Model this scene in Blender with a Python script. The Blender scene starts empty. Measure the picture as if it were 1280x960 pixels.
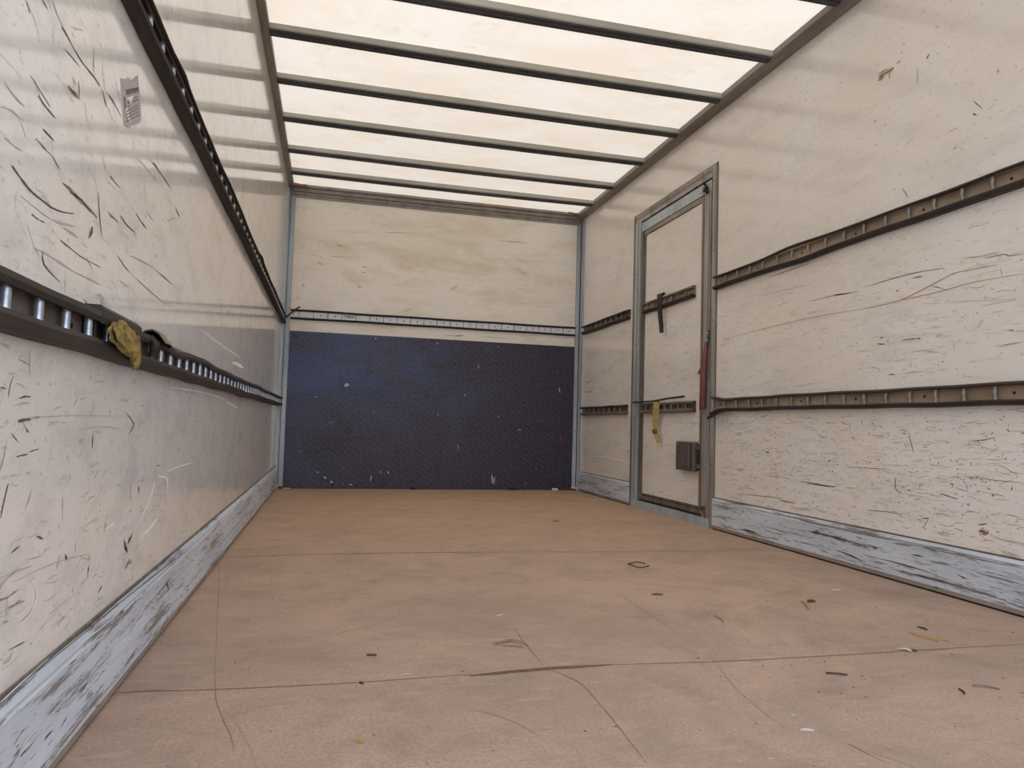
import bpy, math, random
from mathutils import Vector, Matrix
C = bpy.context.scene
col = C.collection
PI = math.pi

# ------------------------------------------------------------------ camera
cam = bpy.data.cameras.new('camera')
cam.sensor_width = 36.0
cam.lens = 893.8 / 1280 * 36.0
cam.clip_start = 0.02
cam_o = bpy.data.objects.new('camera', cam)
col.objects.link(cam_o)
R = [[0.96891, 0.24388, -0.04176], [-0.24578, 0.96810, -0.04866], [0.02856, 0.05741, 0.99794]]
cam_o.matrix_world = Matrix(((R[0][0], R[0][2], -R[0][1], 0.3901),
                             (R[1][0], R[1][2], -R[1][1], 0.0),
                             (R[2][0], R[2][2], -R[2][1], 0.5366),
                             (0, 0, 0, 1)))
C.camera = cam_o

# ------------------------------------------------------------------ light
world = bpy.data.worlds.new('world')
C.world = world
world.use_nodes = True
wn = world.node_tree
bg = wn.nodes['Background']
tc = wn.nodes.new('ShaderNodeTexCoord')
sep = wn.nodes.new('ShaderNodeSeparateXYZ')
ramp = wn.nodes.new('ShaderNodeValToRGB')
wn.links.new(tc.outputs['Generated'], sep.inputs[0])
wn.links.new(sep.outputs['Z'], ramp.inputs[0])
ramp.color_ramp.elements[0].position = 0.0
ramp.color_ramp.elements[0].color = (0.80, 0.90, 1.05, 1)
ramp.color_ramp.elements[1].position = 0.7
ramp.color_ramp.elements[1].color = (0.66, 0.78, 1.0, 1)
wn.links.new(ramp.outputs[0], bg.inputs[0])
bg.inputs[1].default_value = 2.75

sun = bpy.data.lights.new('sun', 'SUN')
sun.energy = 4.7
sun.color = (1.0, 0.95, 0.88)
sun.angle = math.radians(2)
sun_o = bpy.data.objects.new('sun', sun)
col.objects.link(sun_o)
sun_o.location = (1, 6, 8)
sun_o.rotation_euler = (math.radians(-22), math.radians(10), 0)

C.view_settings.view_transform = 'Standard'
C.view_settings.look = 'None'
C.view_settings.gamma = 1
C.view_settings.use_curve_mapping = False
C.view_settings.exposure = -0.08

# ------------------------------------------------------------------ materials
def srgb(r, g, b):
    f = lambda c: (c/255/12.92) if c/255 <= 0.04045 else ((c/255+0.055)/1.055)**2.4
    return (f(r), f(g), f(b), 1)

class Mat:
    def __init__(self, name, color=(200, 200, 200), rough=0.5, metal=0.0, spec=0.5):
        self.m = bpy.data.materials.new(name)
        self.m.use_nodes = True
        self.nt = self.m.node_tree
        self.b = self.nt.nodes['Principled BSDF']
        self.b.inputs['Base Color'].default_value = srgb(*color)
        self.b.inputs['Roughness'].default_value = rough
        self.b.inputs['Metallic'].default_value = metal
        self.b.inputs['Specular IOR Level'].default_value = spec
        self.tc = None
    def link(self, a, b): self.nt.links.new(a, b)
    def node(self, t): return self.nt.nodes.new(t)
    def coords(self, scale=(1, 1, 1), rot=(0, 0, 0)):
        if self.tc is None: self.tc = self.node('ShaderNodeTexCoord')
        mp = self.node('ShaderNodeMapping')
        mp.inputs['Scale'].default_value = scale
        mp.inputs['Rotation'].default_value = rot
        self.link(self.tc.outputs['Object'], mp.inputs[0])
        return mp.outputs[0]
    def noise(self, scale, aniso=(1, 1, 1), rot=(0, 0, 0), detail=4, rough=0.55, dist=0.0):
        n = self.node('ShaderNodeTexNoise')
        n.inputs['Scale'].default_value = scale
        n.inputs['Detail'].default_value = detail
        n.inputs['Roughness'].default_value = rough
        n.inputs['Distortion'].default_value = dist
        self.link(self.coords(aniso, rot), n.inputs['Vector'])
        return n.outputs['Fac']
    def rng(self, v, a, b, c=0.0, d=1.0):
        n = self.node('ShaderNodeMapRange')
        n.inputs[1].default_value = a; n.inputs[2].default_value = b
        n.inputs[3].default_value = c; n.inputs[4].default_value = d
        self.link(v, n.inputs[0])
        return n.outputs[0]
    def mul(self, a, b):
        n = self.node('ShaderNodeMath'); n.operation = 'MULTIPLY'
        self.link(a, n.inputs[0])
        if isinstance(b, (int, float)): n.inputs[1].default_value = b
        else: self.link(b, n.inputs[1])
        return n.outputs[0]
    def mix(self, fac, a, b, mode='MIX'):
        n = self.node('ShaderNodeMix'); n.data_type = 'RGBA'; n.blend_type = mode
        if isinstance(fac, (int, float)): n.inputs[0].default_value = fac
        else: self.link(fac, n.inputs[0])
        for v, i in ((a, 6), (b, 7)):
            if isinstance(v, tuple): n.inputs[i].default_value = srgb(*v)
            else: self.link(v, n.inputs[i])
        return n.outputs[2]
    def axis(self, k):
        if self.tc is None: self.tc = self.node('ShaderNodeTexCoord')
        s = self.node('ShaderNodeSeparateXYZ')
        self.link(self.tc.outputs['Object'], s.inputs[0])
        return s.outputs[k]
    def color(self, v): self.link(v, self.b.inputs['Base Color'])
    def roughness(self, v): self.link(v, self.b.inputs['Roughness'])
    def bump(self, h, strength=0.2, dist=0.01, normal=None):
        n = self.node('ShaderNodeBump')
        n.inputs['Strength'].default_value = strength
        n.inputs['Distance'].default_value = dist
        self.link(h, n.inputs['Height'])
        if normal: self.link(normal, n.inputs['Normal'])
        self.link(n.outputs[0], self.b.inputs['Normal'])
        return n.outputs[0]

def wall_material(name, base, warm, side):
    M = Mat(name, base, 0.2)
    big = M.rng(M.noise(1.3, detail=5, rough=0.6), 0.4, 0.65)
    c = M.mix(big, base, warm)
    # chalky scuff films
    if side == 'left':
        f = M.rng(M.noise(6, (1, 1, 1.6), (0.6, 0, 0), 7, 0.7), 0.48, 0.68, 0, 0.6)
        c = M.mix(f, c, tuple(int(v*0.86) for v in base))
        g = M.rng(M.noise(24, (1, 0.35, 2.2), (0.9, 0, 0), 7, 0.75), 0.58, 0.66, 0, 0.7)
        c = M.mix(g, c, (184, 172, 162))
    elif side == 'right':
        f = M.rng(M.noise(5, (1, 0.5, 2.0), (-0.35, 0, 0), 6, 0.7), 0.5, 0.72, 0, 0.55)
        c = M.mix(f, c, tuple(int(v*0.87) for v in base))
        g = M.rng(M.noise(22, (1, 0.16, 2.8), (0, 0, 0), 8, 0.8), 0.57, 0.64, 0, 0.85)
        low = M.rng(M.axis('Z'), 0.7, 1.5, 1.0, 0.2)
        c = M.mix(M.mul(g, low), c, (190, 168, 148))
    else:
        f = M.rng(M.noise(3.2, (0.6, 1, 2.2), (0, 0.1, 0), 8, 0.7, 0.6), 0.47, 0.68, 0, 0.75)
        c = M.mix(f, c, (222, 205, 174))
        g = M.rng(M.noise(15, (0.4, 1, 2.5), (0, 0.3, 0), 8, 0.8, 0.8), 0.52, 0.62, 0, 0.7)
        c = M.mix(g, c, (238, 229, 210))
    sp = M.rng(M.noise(70, (1, .6, 1), detail=4, rough=0.75), 0.60, 0.68, 0, 0.6)
    c = M.mix(sp, c, (176, 158, 142))
    M.color(c)
    if side == 'back':
        M.b.inputs['Roughness'].default_value = 0.5
        M.bump(M.noise(30, (0.5, 1, 2)), 0.25, 0.003)
    else:
        M.roughness(M.rng(big, 0, 1, 0.05, 0.09) if side == 'left' else M.rng(big, 0, 1, 0.09, 0.14))
        fib = M.noise(1.0, (1, 130, 9), (0.12 if side == 'left' else 0.5, 0, 0), 3, 0.6)
        n1 = M.bump(fib, 0.09 if side == 'left' else 0.14, 0.0014)
        M.bump(M.noise(5, detail=2), 0.02, 0.01, n1)
    return M.m

def plain(name, c, rough=0.6, metal=0.0, var=0.0, scale=20, c2=None, aniso=(1, 1, 1), bump=0.0, spec=0.5):
    M = Mat(name, c, rough, metal, spec)
    if c2 or var:
        c2 = c2 or tuple(int(v*(1-var)) for v in c)
        f = M.rng(M.noise(scale, aniso, detail=5, rough=0.65), 0.35, 0.65)
        M.color(M.mix(f, c, c2))
        if bump: M.bump(f, bump, 0.002)
    return M.m

MT = {}
MT['wall_left'] = wall_material('scuffed left wall paint', (236, 231, 226), (238, 230, 219), 'left')
MT['wall_right'] = wall_material('scuffed right wall paint', (240, 235, 228), (236, 227, 215), 'right')
MT['wall_back'] = wall_material('stained front wall paint', (248, 241, 230), (245, 235, 218), 'back')

def kick_material():
    M = Mat('worn grey blue kick board', (150, 158, 168), 0.5)
    f = M.rng(M.noise(3, (1, 0.6, 3), detail=5), 0.35, 0.65)
    c = M.mix(f, (212, 219, 228), (192, 199, 207))
    g = M.rng(M.noise(15, (1, 0.16, 2.6), detail=8, rough=0.78), 0.535, 0.585, 0, 0.85)
    c = M.mix(g, c, (118, 108, 100))
    h = M.rng(M.noise(34, (1, 0.12, 2.2), detail=5, rough=0.7), 0.61, 0.68, 0, 0.75)
    c = M.mix(h, c, (236, 240, 245))
    M.color(c)
    M.bump(M.noise(20, (1, 0.15, 3)), 0.3, 0.003)
    return M.m
MT['kick'] = kick_material()

def floor_material():
    M = Mat('dusty brown plywood floor', (140, 114, 98), 0.55, spec=0.3)
    a = M.rng(M.noise(1.6, (1, 1, 1), detail=8, rough=0.7, dist=0.6), 0.38, 0.62)
    c = M.mix(a, (192, 163, 145), (166, 144, 129))
    b = M.rng(M.noise(3.5, (0.6, 1.4, 1), (0, 0, 0.4), 7, 0.65, 0.6), 0.5, 0.72, 0, 0.55)
    c = M.mix(b, c, (188, 160, 138))
    yel = M.rng(M.axis('Y'), 1.8, 4.8, 0.0, 0.6)
    c = M.mix(yel, c, (212, 174, 136))
    d = M.rng(M.noise(5.0, (1, 1, 1), (0, 0, 0), 8, 0.75, 0.3), 0.50, 0.68, 0, 0.65)
    c = M.mix(d, c, (142, 127, 112))
    s = M.rng(M.noise(150, detail=4, rough=0.75), 0.42, 0.62)
    c = M.mix(M.mul(s, 0.6), c, (150, 124, 108))
    t = M.rng(M.noise(50, (0.5, 1.6, 1), (0, 0, 0.7), 5, 0.75), 0.60, 0.68, 0, 0.7)
    c = M.mix(t, c, (208, 180, 152))
    u = M.rng(M.noise(22, (0.25, 1.7, 1), (0, 0, -0.9), 6, 0.7), 0.56, 0.70, 0, 0.4)
    c = M.mix(u, c, (204, 176, 146))
    M.color(c)
    M.roughness(M.rng(a, 0, 1, 0.5, 0.68))
    n = M.bump(s, 0.06, 0.001)
    M.bump(a, 0.1, 0.01, n)
    return M.m
MT['floor'] = floor_material()

def board_material():
    M = Mat('navy film faced plywood', (30, 28, 48), 0.4)
    a = M.noise(2.2, (0.7, 1, 1.1), detail=5, rough=0.6, dist=0.4)
    left = M.rng(M.axis('X'), 0.1, 1.9, 0.10, -0.12)
    n = M.node('ShaderNodeMath'); n.operation = 'ADD'
    M.link(a, n.inputs[0]); M.link(left, n.inputs[1])
    sky_sheen = M.rng(n.outputs[0], 0.50, 0.74)
    c = M.mix(sky_sheen, (34, 27, 40), (46, 52, 84))  # bluish reflection of the rear sky painted into the mottled film colour
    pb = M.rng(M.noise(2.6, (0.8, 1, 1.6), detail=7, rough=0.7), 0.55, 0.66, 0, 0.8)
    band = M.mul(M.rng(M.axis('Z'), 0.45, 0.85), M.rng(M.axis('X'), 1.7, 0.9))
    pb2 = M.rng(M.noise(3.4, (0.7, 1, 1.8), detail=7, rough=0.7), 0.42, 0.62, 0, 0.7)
    c = M.mix(M.mul(pb2, band), c, (46, 76, 132))  # bluest patches of the painted sky sheen, left and upper part
    # pressed diagonal mesh of the anti-slip film
    br = M.node('ShaderNodeTexBrick')
    M.link(M.coords((1, 1, 1), (PI/2, 0, 0)), br.inputs['Vector'])
    mp = br.inputs['Vector'].links[0].from_node
    mp.inputs['Rotation'].default_value = (PI/2, 0, 0)
    br2 = M.node('ShaderNodeMapping'); br2.inputs['Rotation'].default_value = (0, 0, -0.62)
    M.link(mp.outputs[0], br2.inputs[0]); M.link(br2.outputs[0], br.inputs['Vector'])
    br.inputs['Scale'].default_value = 7
    br.inputs['Mortar Size'].default_value = 0.05
    br.inputs['Color1'].default_value = (0, 0, 0, 1); br.inputs['Color2'].default_value = (0.25, 0.25, 0.25, 1)
    br.inputs['Mortar'].default_value = (1, 1, 1, 1)
    c = M.mix(M.mul(br.outputs['Color'], 0.30), c, (92, 80, 96))
    sp = M.rng(M.noise(80, detail=4, rough=.7), 0.54, 0.66, 0, 0.6)
    c = M.mix(sp, c, (96, 86, 108))
    sk = M.rng(M.noise(60, detail=4, rough=.7), 0.52, 0.62, 0, 0.6)
    c = M.mix(sk, c, (18, 14, 26))
    st = M.rng(M.noise(14, (1, 1, 0.12), detail=4), 0.62, 0.72, 0, 0.4)
    c = M.mix(st, c, (22, 20, 34))
    hz = M.rng(M.noise(18, (0.12, 1, 1.4), detail=5, rough=.7), 0.62, 0.7, 0, 0.45)
    c = M.mix(hz, c, (20, 16, 22))
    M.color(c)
    M.roughness(M.rng(sky_sheen, 0, 1, 0.45, 0.38))
    M.bump(sp, 0.3, 0.001)
    return M.m
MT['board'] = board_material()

ROOF_T = (0.41, 0.12)
def roof_material():
    M = Mat('translucent roof sheet', (240, 230, 214), 0.5)
    a = M.rng(M.noise(2.0, (1, 1.6, 1), detail=6, rough=0.65, dist=0.5), 0.42, 0.62)
    c = M.mix(a, (251, 239, 220), (247, 230, 206))
    st = M.rng(M.noise(4.5, (1, 1.5, 1), detail=7, rough=0.75, dist=1.0), 0.58, 0.72, 0, 0.8)
    c = M.mix(st, c, (232, 214, 180))
    sc = M.rng(M.noise(30, (0.3, 1.5, 1), (0, 0, 0.5), 5, 0.7), 0.60, 0.72, 0, 0.5)
    c = M.mix(sc, c, (236, 222, 204))
    tr = M.node('ShaderNodeBsdfTranslucent'); M.link(c, tr.inputs[0])
    df = M.node('ShaderNodeBsdfDiffuse'); M.link(c, df.inputs[0])
    # cloudy resin sheet: light leaves it most strongly straight through, less at a glancing angle
    lw = M.node('ShaderNodeLayerWeight'); lw.inputs['Blend'].default_value = 0.5
    fac = M.rng(lw.outputs['Facing'], 0.0, 1.0, ROOF_T[0], ROOF_T[1])
    mx = M.node('ShaderNodeMixShader'); M.link(fac, mx.inputs[0])
    M.link(df.outputs[0], mx.inputs[1]); M.link(tr.outputs[0], mx.inputs[2])
    out = [n for n in M.nt.nodes if n.type == 'OUTPUT_MATERIAL'][0]
    M.link(mx.outputs[0], out.inputs[0])
    return M.m
MT['roof'] = roof_material()

MT['alu'] = plain('dull aluminium', (172, 172, 170), 0.45, 0.35, c2=(147, 140, 133), scale=9, aniso=(1, .3, 1))
MT['alu_rail'] = plain('weathered aluminium rail', (158, 149, 141), 0.5, 0.15, c2=(132, 124, 117), scale=12, aniso=(1, .1, 1))
MT['post'] = plain('pale blue grey metal post', (195, 204, 209), 0.45, 0.2, c2=(165, 173, 175), scale=8, aniso=(1, 1, .2))
MT['frame'] = plain('door frame aluminium', (181, 180, 178), 0.45, 0.25, c2=(144, 135, 126), scale=14, aniso=(1, 1, .15))
MT['frame_dark'] = plain('weathered brown grey profile', (128, 119, 110), 0.55, 0.1, c2=(96, 87, 80), scale=16, aniso=(1, 1, .15))
MT['bow'] = plain('galvanised roof bow', (92, 92, 92), 0.5, 0.3, c2=(70, 70, 72), scale=6, aniso=(.3, 1, 1))
MT['bow_lit'] = plain('galvanised bow lit flange', (192, 190, 180), 0.6, 0.0, c2=(166, 164, 155), scale=6, aniso=(.3, 1, 1))  # bow metal lightened: rear daylight on the near face painted in
MT['trim_tan'] = plain('oxidised door trim', (168, 156, 143), 0.55, 0.05, c2=(136, 124, 112), scale=14, aniso=(1, .4, .2))
MT['groove'] = plain('dark gap shadow', (30, 27, 26), 0.8)
MT['rubber'] = plain('black rubber strip', (34, 29, 27), 0.6, c2=(52, 44, 39), scale=14, aniso=(1, .3, 1), bump=.3)
MT['rubber_dusty'] = plain('dusty dark rubber strip', (58, 51, 46), 0.65, c2=(40, 35, 32), scale=12, aniso=(1, .3, 1), bump=.3)
MT['channel'] = plain('dusty brown metal channel', (134, 118, 107), 0.55, 0.1, c2=(103, 90, 81), scale=10, aniso=(1, .3, 1))
MT['channel_tan'] = plain('dusty tan metal channel', (188, 168, 143), 0.6, 0.1, c2=(154, 134, 114), scale=10, aniso=(1, .3, 1))
MT['rung'] = plain('bright zinc rung', (202, 209, 218), 0.3, 0.7, c2=(161, 165, 172), scale=60)
MT['rung_dull'] = plain('dull zinc rung', (172, 163, 151), 0.5, 0.3, c2=(126, 117, 110), scale=60)
MT['white_rail'] = plain('white painted rail', (238, 238, 242), 0.45, c2=(222, 221, 226), scale=20)
MT['black_edge'] = plain('black edge strip', (22, 19, 18), 0.7)
MT['mark_dark'] = plain('dark scrape', (112, 100, 92), 0.8, c2=(84, 74, 68), scale=120)
MT['mark_brown'] = plain('brown scrape', (156, 136, 120), 0.8, c2=(128, 108, 94), scale=150)
MT['mark_grey'] = plain('grey scuff', (182, 172, 164), 0.7, c2=(196, 187, 178), scale=150)
MT['mark_white'] = plain('chalky white scrape', (245, 242, 238), 0.7, c2=(232, 228, 222), scale=150)
MT['mark_rust'] = plain('rusty brown stain', (176, 136, 98), 0.8, c2=(196, 164, 134), scale=90)
MT['mark_olive'] = plain('ochre stain', (200, 182, 144), 0.8, c2=(212, 196, 166), scale=90)
MT['mark_tan'] = plain('faded tan scuff', (204, 188, 174), 0.7, c2=(212, 200, 186), scale=90)
MT['mark_wood'] = plain('bare dark wood', (112, 100, 90), 0.8, c2=(138, 128, 118), scale=70, aniso=(1, .3, 2))
MT['mark_chip'] = plain('chipped brown wood', (140, 98, 76), 0.8, c2=(84, 60, 56), scale=120)
MT['mark_pale'] = plain('pale chip', (222, 208, 188), 0.8, c2=(190, 168, 148), scale=120)
MT['mark_blue'] = plain('worn blue streak', (58, 72, 112), 0.7, c2=(48, 54, 86), scale=90)
MT['mark_crack'] = plain('floor seam', (118, 94, 80), 0.9, c2=(136, 112, 98), scale=60)
MT['mark_burn'] = plain('dark worn groove', (94, 72, 58), 0.9, c2=(122, 98, 82), scale=60)
MT['mark_scuff'] = plain('pale floor scuff', (184, 160, 138), 0.9, c2=(172, 148, 128), scale=60)
MT['mark_dust'] = plain('grey floor stain', (144, 126, 114), 0.9, c2=(154, 136, 122), scale=60)
MT['rag'] = plain('mustard cloth', (168, 142, 72), 0.9, c2=(104, 88, 50), scale=45, bump=.6)
MT['rag_grey'] = plain('faded green grey cloth', (140, 134, 98), 0.9, c2=(116, 108, 76), scale=50)
MT['yellow_strap'] = plain('yellow webbing', (182, 162, 104), 0.9, c2=(150, 130, 82), scale=40)
MT['rust'] = plain('rusty orange', (146, 84, 50), 0.85, c2=(110, 52, 36), scale=60)
MT['red'] = plain('faded red webbing', (142, 84, 80), 0.6, c2=(92, 50, 52), scale=22, aniso=(1, 3, .1))
MT['cardboard'] = plain('dusty tan rubber', (150, 132, 108), 0.8, c2=(120, 104, 86), scale=40)
MT['lock'] = plain('grey brown lock cover', (101, 91, 84), 0.55, c2=(83, 74, 70), scale=30, aniso=(1, 1, .3))
MT['paper'] = plain('torn grey sticker', (193, 182, 178), 0.8, c2=(176, 165, 160), scale=60)
MT['ink'] = plain('faded sticker print', (119, 105, 103), 0.8, c2=(147, 135, 131), scale=200)
MT['straw'] = plain('straw coloured sliver', (186, 150, 96), 0.8, c2=(160, 124, 76), scale=60)
MT['bark'] = plain('dark wood splinter', (66, 50, 42), 0.8, c2=(92, 72, 58), scale=60)
MT['scrap'] = plain('pale paper scrap', (206, 192, 172), 0.8, c2=(186, 170, 150), scale=60)
MT['outer'] = plain('white outer skin', (200, 200, 200), 0.5)
MT['asphalt'] = plain('yard asphalt', (120, 120, 118), 0.9, c2=(96, 96, 94), scale=8)

# ------------------------------------------------------------------ mesh helpers
class MB:
    def __init__(self): self.v = []; self.f = []; self.mi = []; self.mats = []; self.sm = []
    def mat(self, m):
        if m not in self.mats: self.mats.append(m)
        return self.mats.index(m)
    def face(self, pts, m, smooth=False):
        n = len(self.v); self.v += [tuple(p) for p in pts]
        self.f.append(tuple(range(n, n+len(pts)))); self.mi.append(self.mat(m)); self.sm.append(smooth)
    def grid(self, rows, m, smooth=True, close=False):
        n = len(self.v); k = len(rows[0])
        for r in rows: self.v += [tuple(p) for p in r]
        for i in range(len(rows)-1):
            for j in range(k if close else k-1):
                j2 = (j+1) % k
                self.f.append((n+i*k+j, n+i*k+j2, n+(i+1)*k+j2, n+(i+1)*k+j))
                self.mi.append(self.mat(m)); self.sm.append(smooth)
    def box(self, a, b, m, bev=0.0):
        x0, y0, z0 = a; x1, y1, z1 = b
        n = len(self.v)
        if bev <= 0:
            self.v += [(x, y, z) for z in (z0, z1) for y in (y0, y1) for x in (x0, x1)]
            for q in ((0, 2, 3, 1), (4, 5, 7, 6), (0, 1, 5, 4), (2, 6, 7, 3), (0, 4, 6, 2), (1, 3, 7, 5)):
                self.f.append(tuple(n+i for i in q)); self.mi.append(self.mat(m)); self.sm.append(False)
            return
        import bmesh
        bm = bmesh.new(); bmesh.ops.create_cube(bm, size=1)
        bmesh.ops.scale(bm, vec=(x1-x0, y1-y0, z1-z0), verts=bm.verts)
        bmesh.ops.translate(bm, vec=((x0+x1)/2, (y0+y1)/2, (z0+z1)/2), verts=bm.verts)
        bmesh.ops.bevel(bm, geom=bm.edges[:], offset=bev, segments=2, affect='EDGES', profile=0.5)
        self.absorb(bm, m); bm.free()
    def absorb(self, bm, m, smooth=False):
        n = len(self.v); bm.verts.index_update()
        self.v += [tuple(v.co) for v in bm.verts]
        for f in bm.faces:
            self.f.append(tuple(n+v.index for v in f.verts)); self.mi.append(self.mat(m)); self.sm.append(smooth)
    def tube(self, pts, r, m, seg=8, caps=True, flat=1.0, smooth=True):
        pts = [Vector(p) for p in pts]; rows = []
        for i, p in enumerate(pts):
            t = (pts[min(i+1, len(pts)-1)] - pts[max(i-1, 0)]).normalized()
            up = Vector((0, 0, 1)) if abs(t.z) < 0.9 else Vector((0, 1, 0))
            a = t.cross(up).normalized(); b = a.cross(t).normalized()
            rr = r[i] if isinstance(r, (list, tuple)) else r
            rows.append([p + a*math.cos(2*PI*k/seg)*rr*flat + b*math.sin(2*PI*k/seg)*rr for k in range(seg)])
        self.grid(rows, m, smooth, True)
        if caps:
            self.face(rows[0][::-1], m); self.face(rows[-1], m)
    def sweep(self, sec, path, m, smooth=False):
        """sec: list of (a,b); path: list of functions giving the point for (a,b)"""
        rows = [[fn(a, b) for a, b in sec] for fn in path]
        self.grid(rows, m, smooth, True)
        self.face(rows[0][::-1], m); self.face(rows[-1], m)
    def build(self, name, parent=None):
        me = bpy.data.meshes.new(name)
        me.from_pydata(self.v, [], self.f)
        for m in self.mats: me.materials.append(MT[m])
        me.polygons.foreach_set('material_index', self.mi)
        me.polygons.foreach_set('use_smooth', self.sm)
        me.update()
        o = bpy.data.objects.new(name, me); col.objects.link(o)
        if parent:
            o.parent = parent
            o.location = -Vector(parent.location) if not parent.parent else Vector((0, 0, 0))
        return o

def fix_normals(o):
    import bmesh
    bm = bmesh.new(); bm.from_mesh(o.data)
    bmesh.ops.recalc_face_normals(bm, faces=bm.faces); bm.to_mesh(o.data); bm.free()
    return o
def sub(o, parent):
    o.parent = parent; o.location = (0, 0, 0); return o
def tag(o, label, cat, group=None, kind=None):
    o['label'] = label; o['category'] = cat
    if group: o['group'] = group
    if kind: o['kind'] = kind
    return o
def empty(name, loc):
    o = bpy.data.objects.new(name, None); col.objects.link(o); o.location = loc; o.empty_display_size = 0.1
    return o
def struct(o):
    o['kind'] = 'structure'; return o

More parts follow.
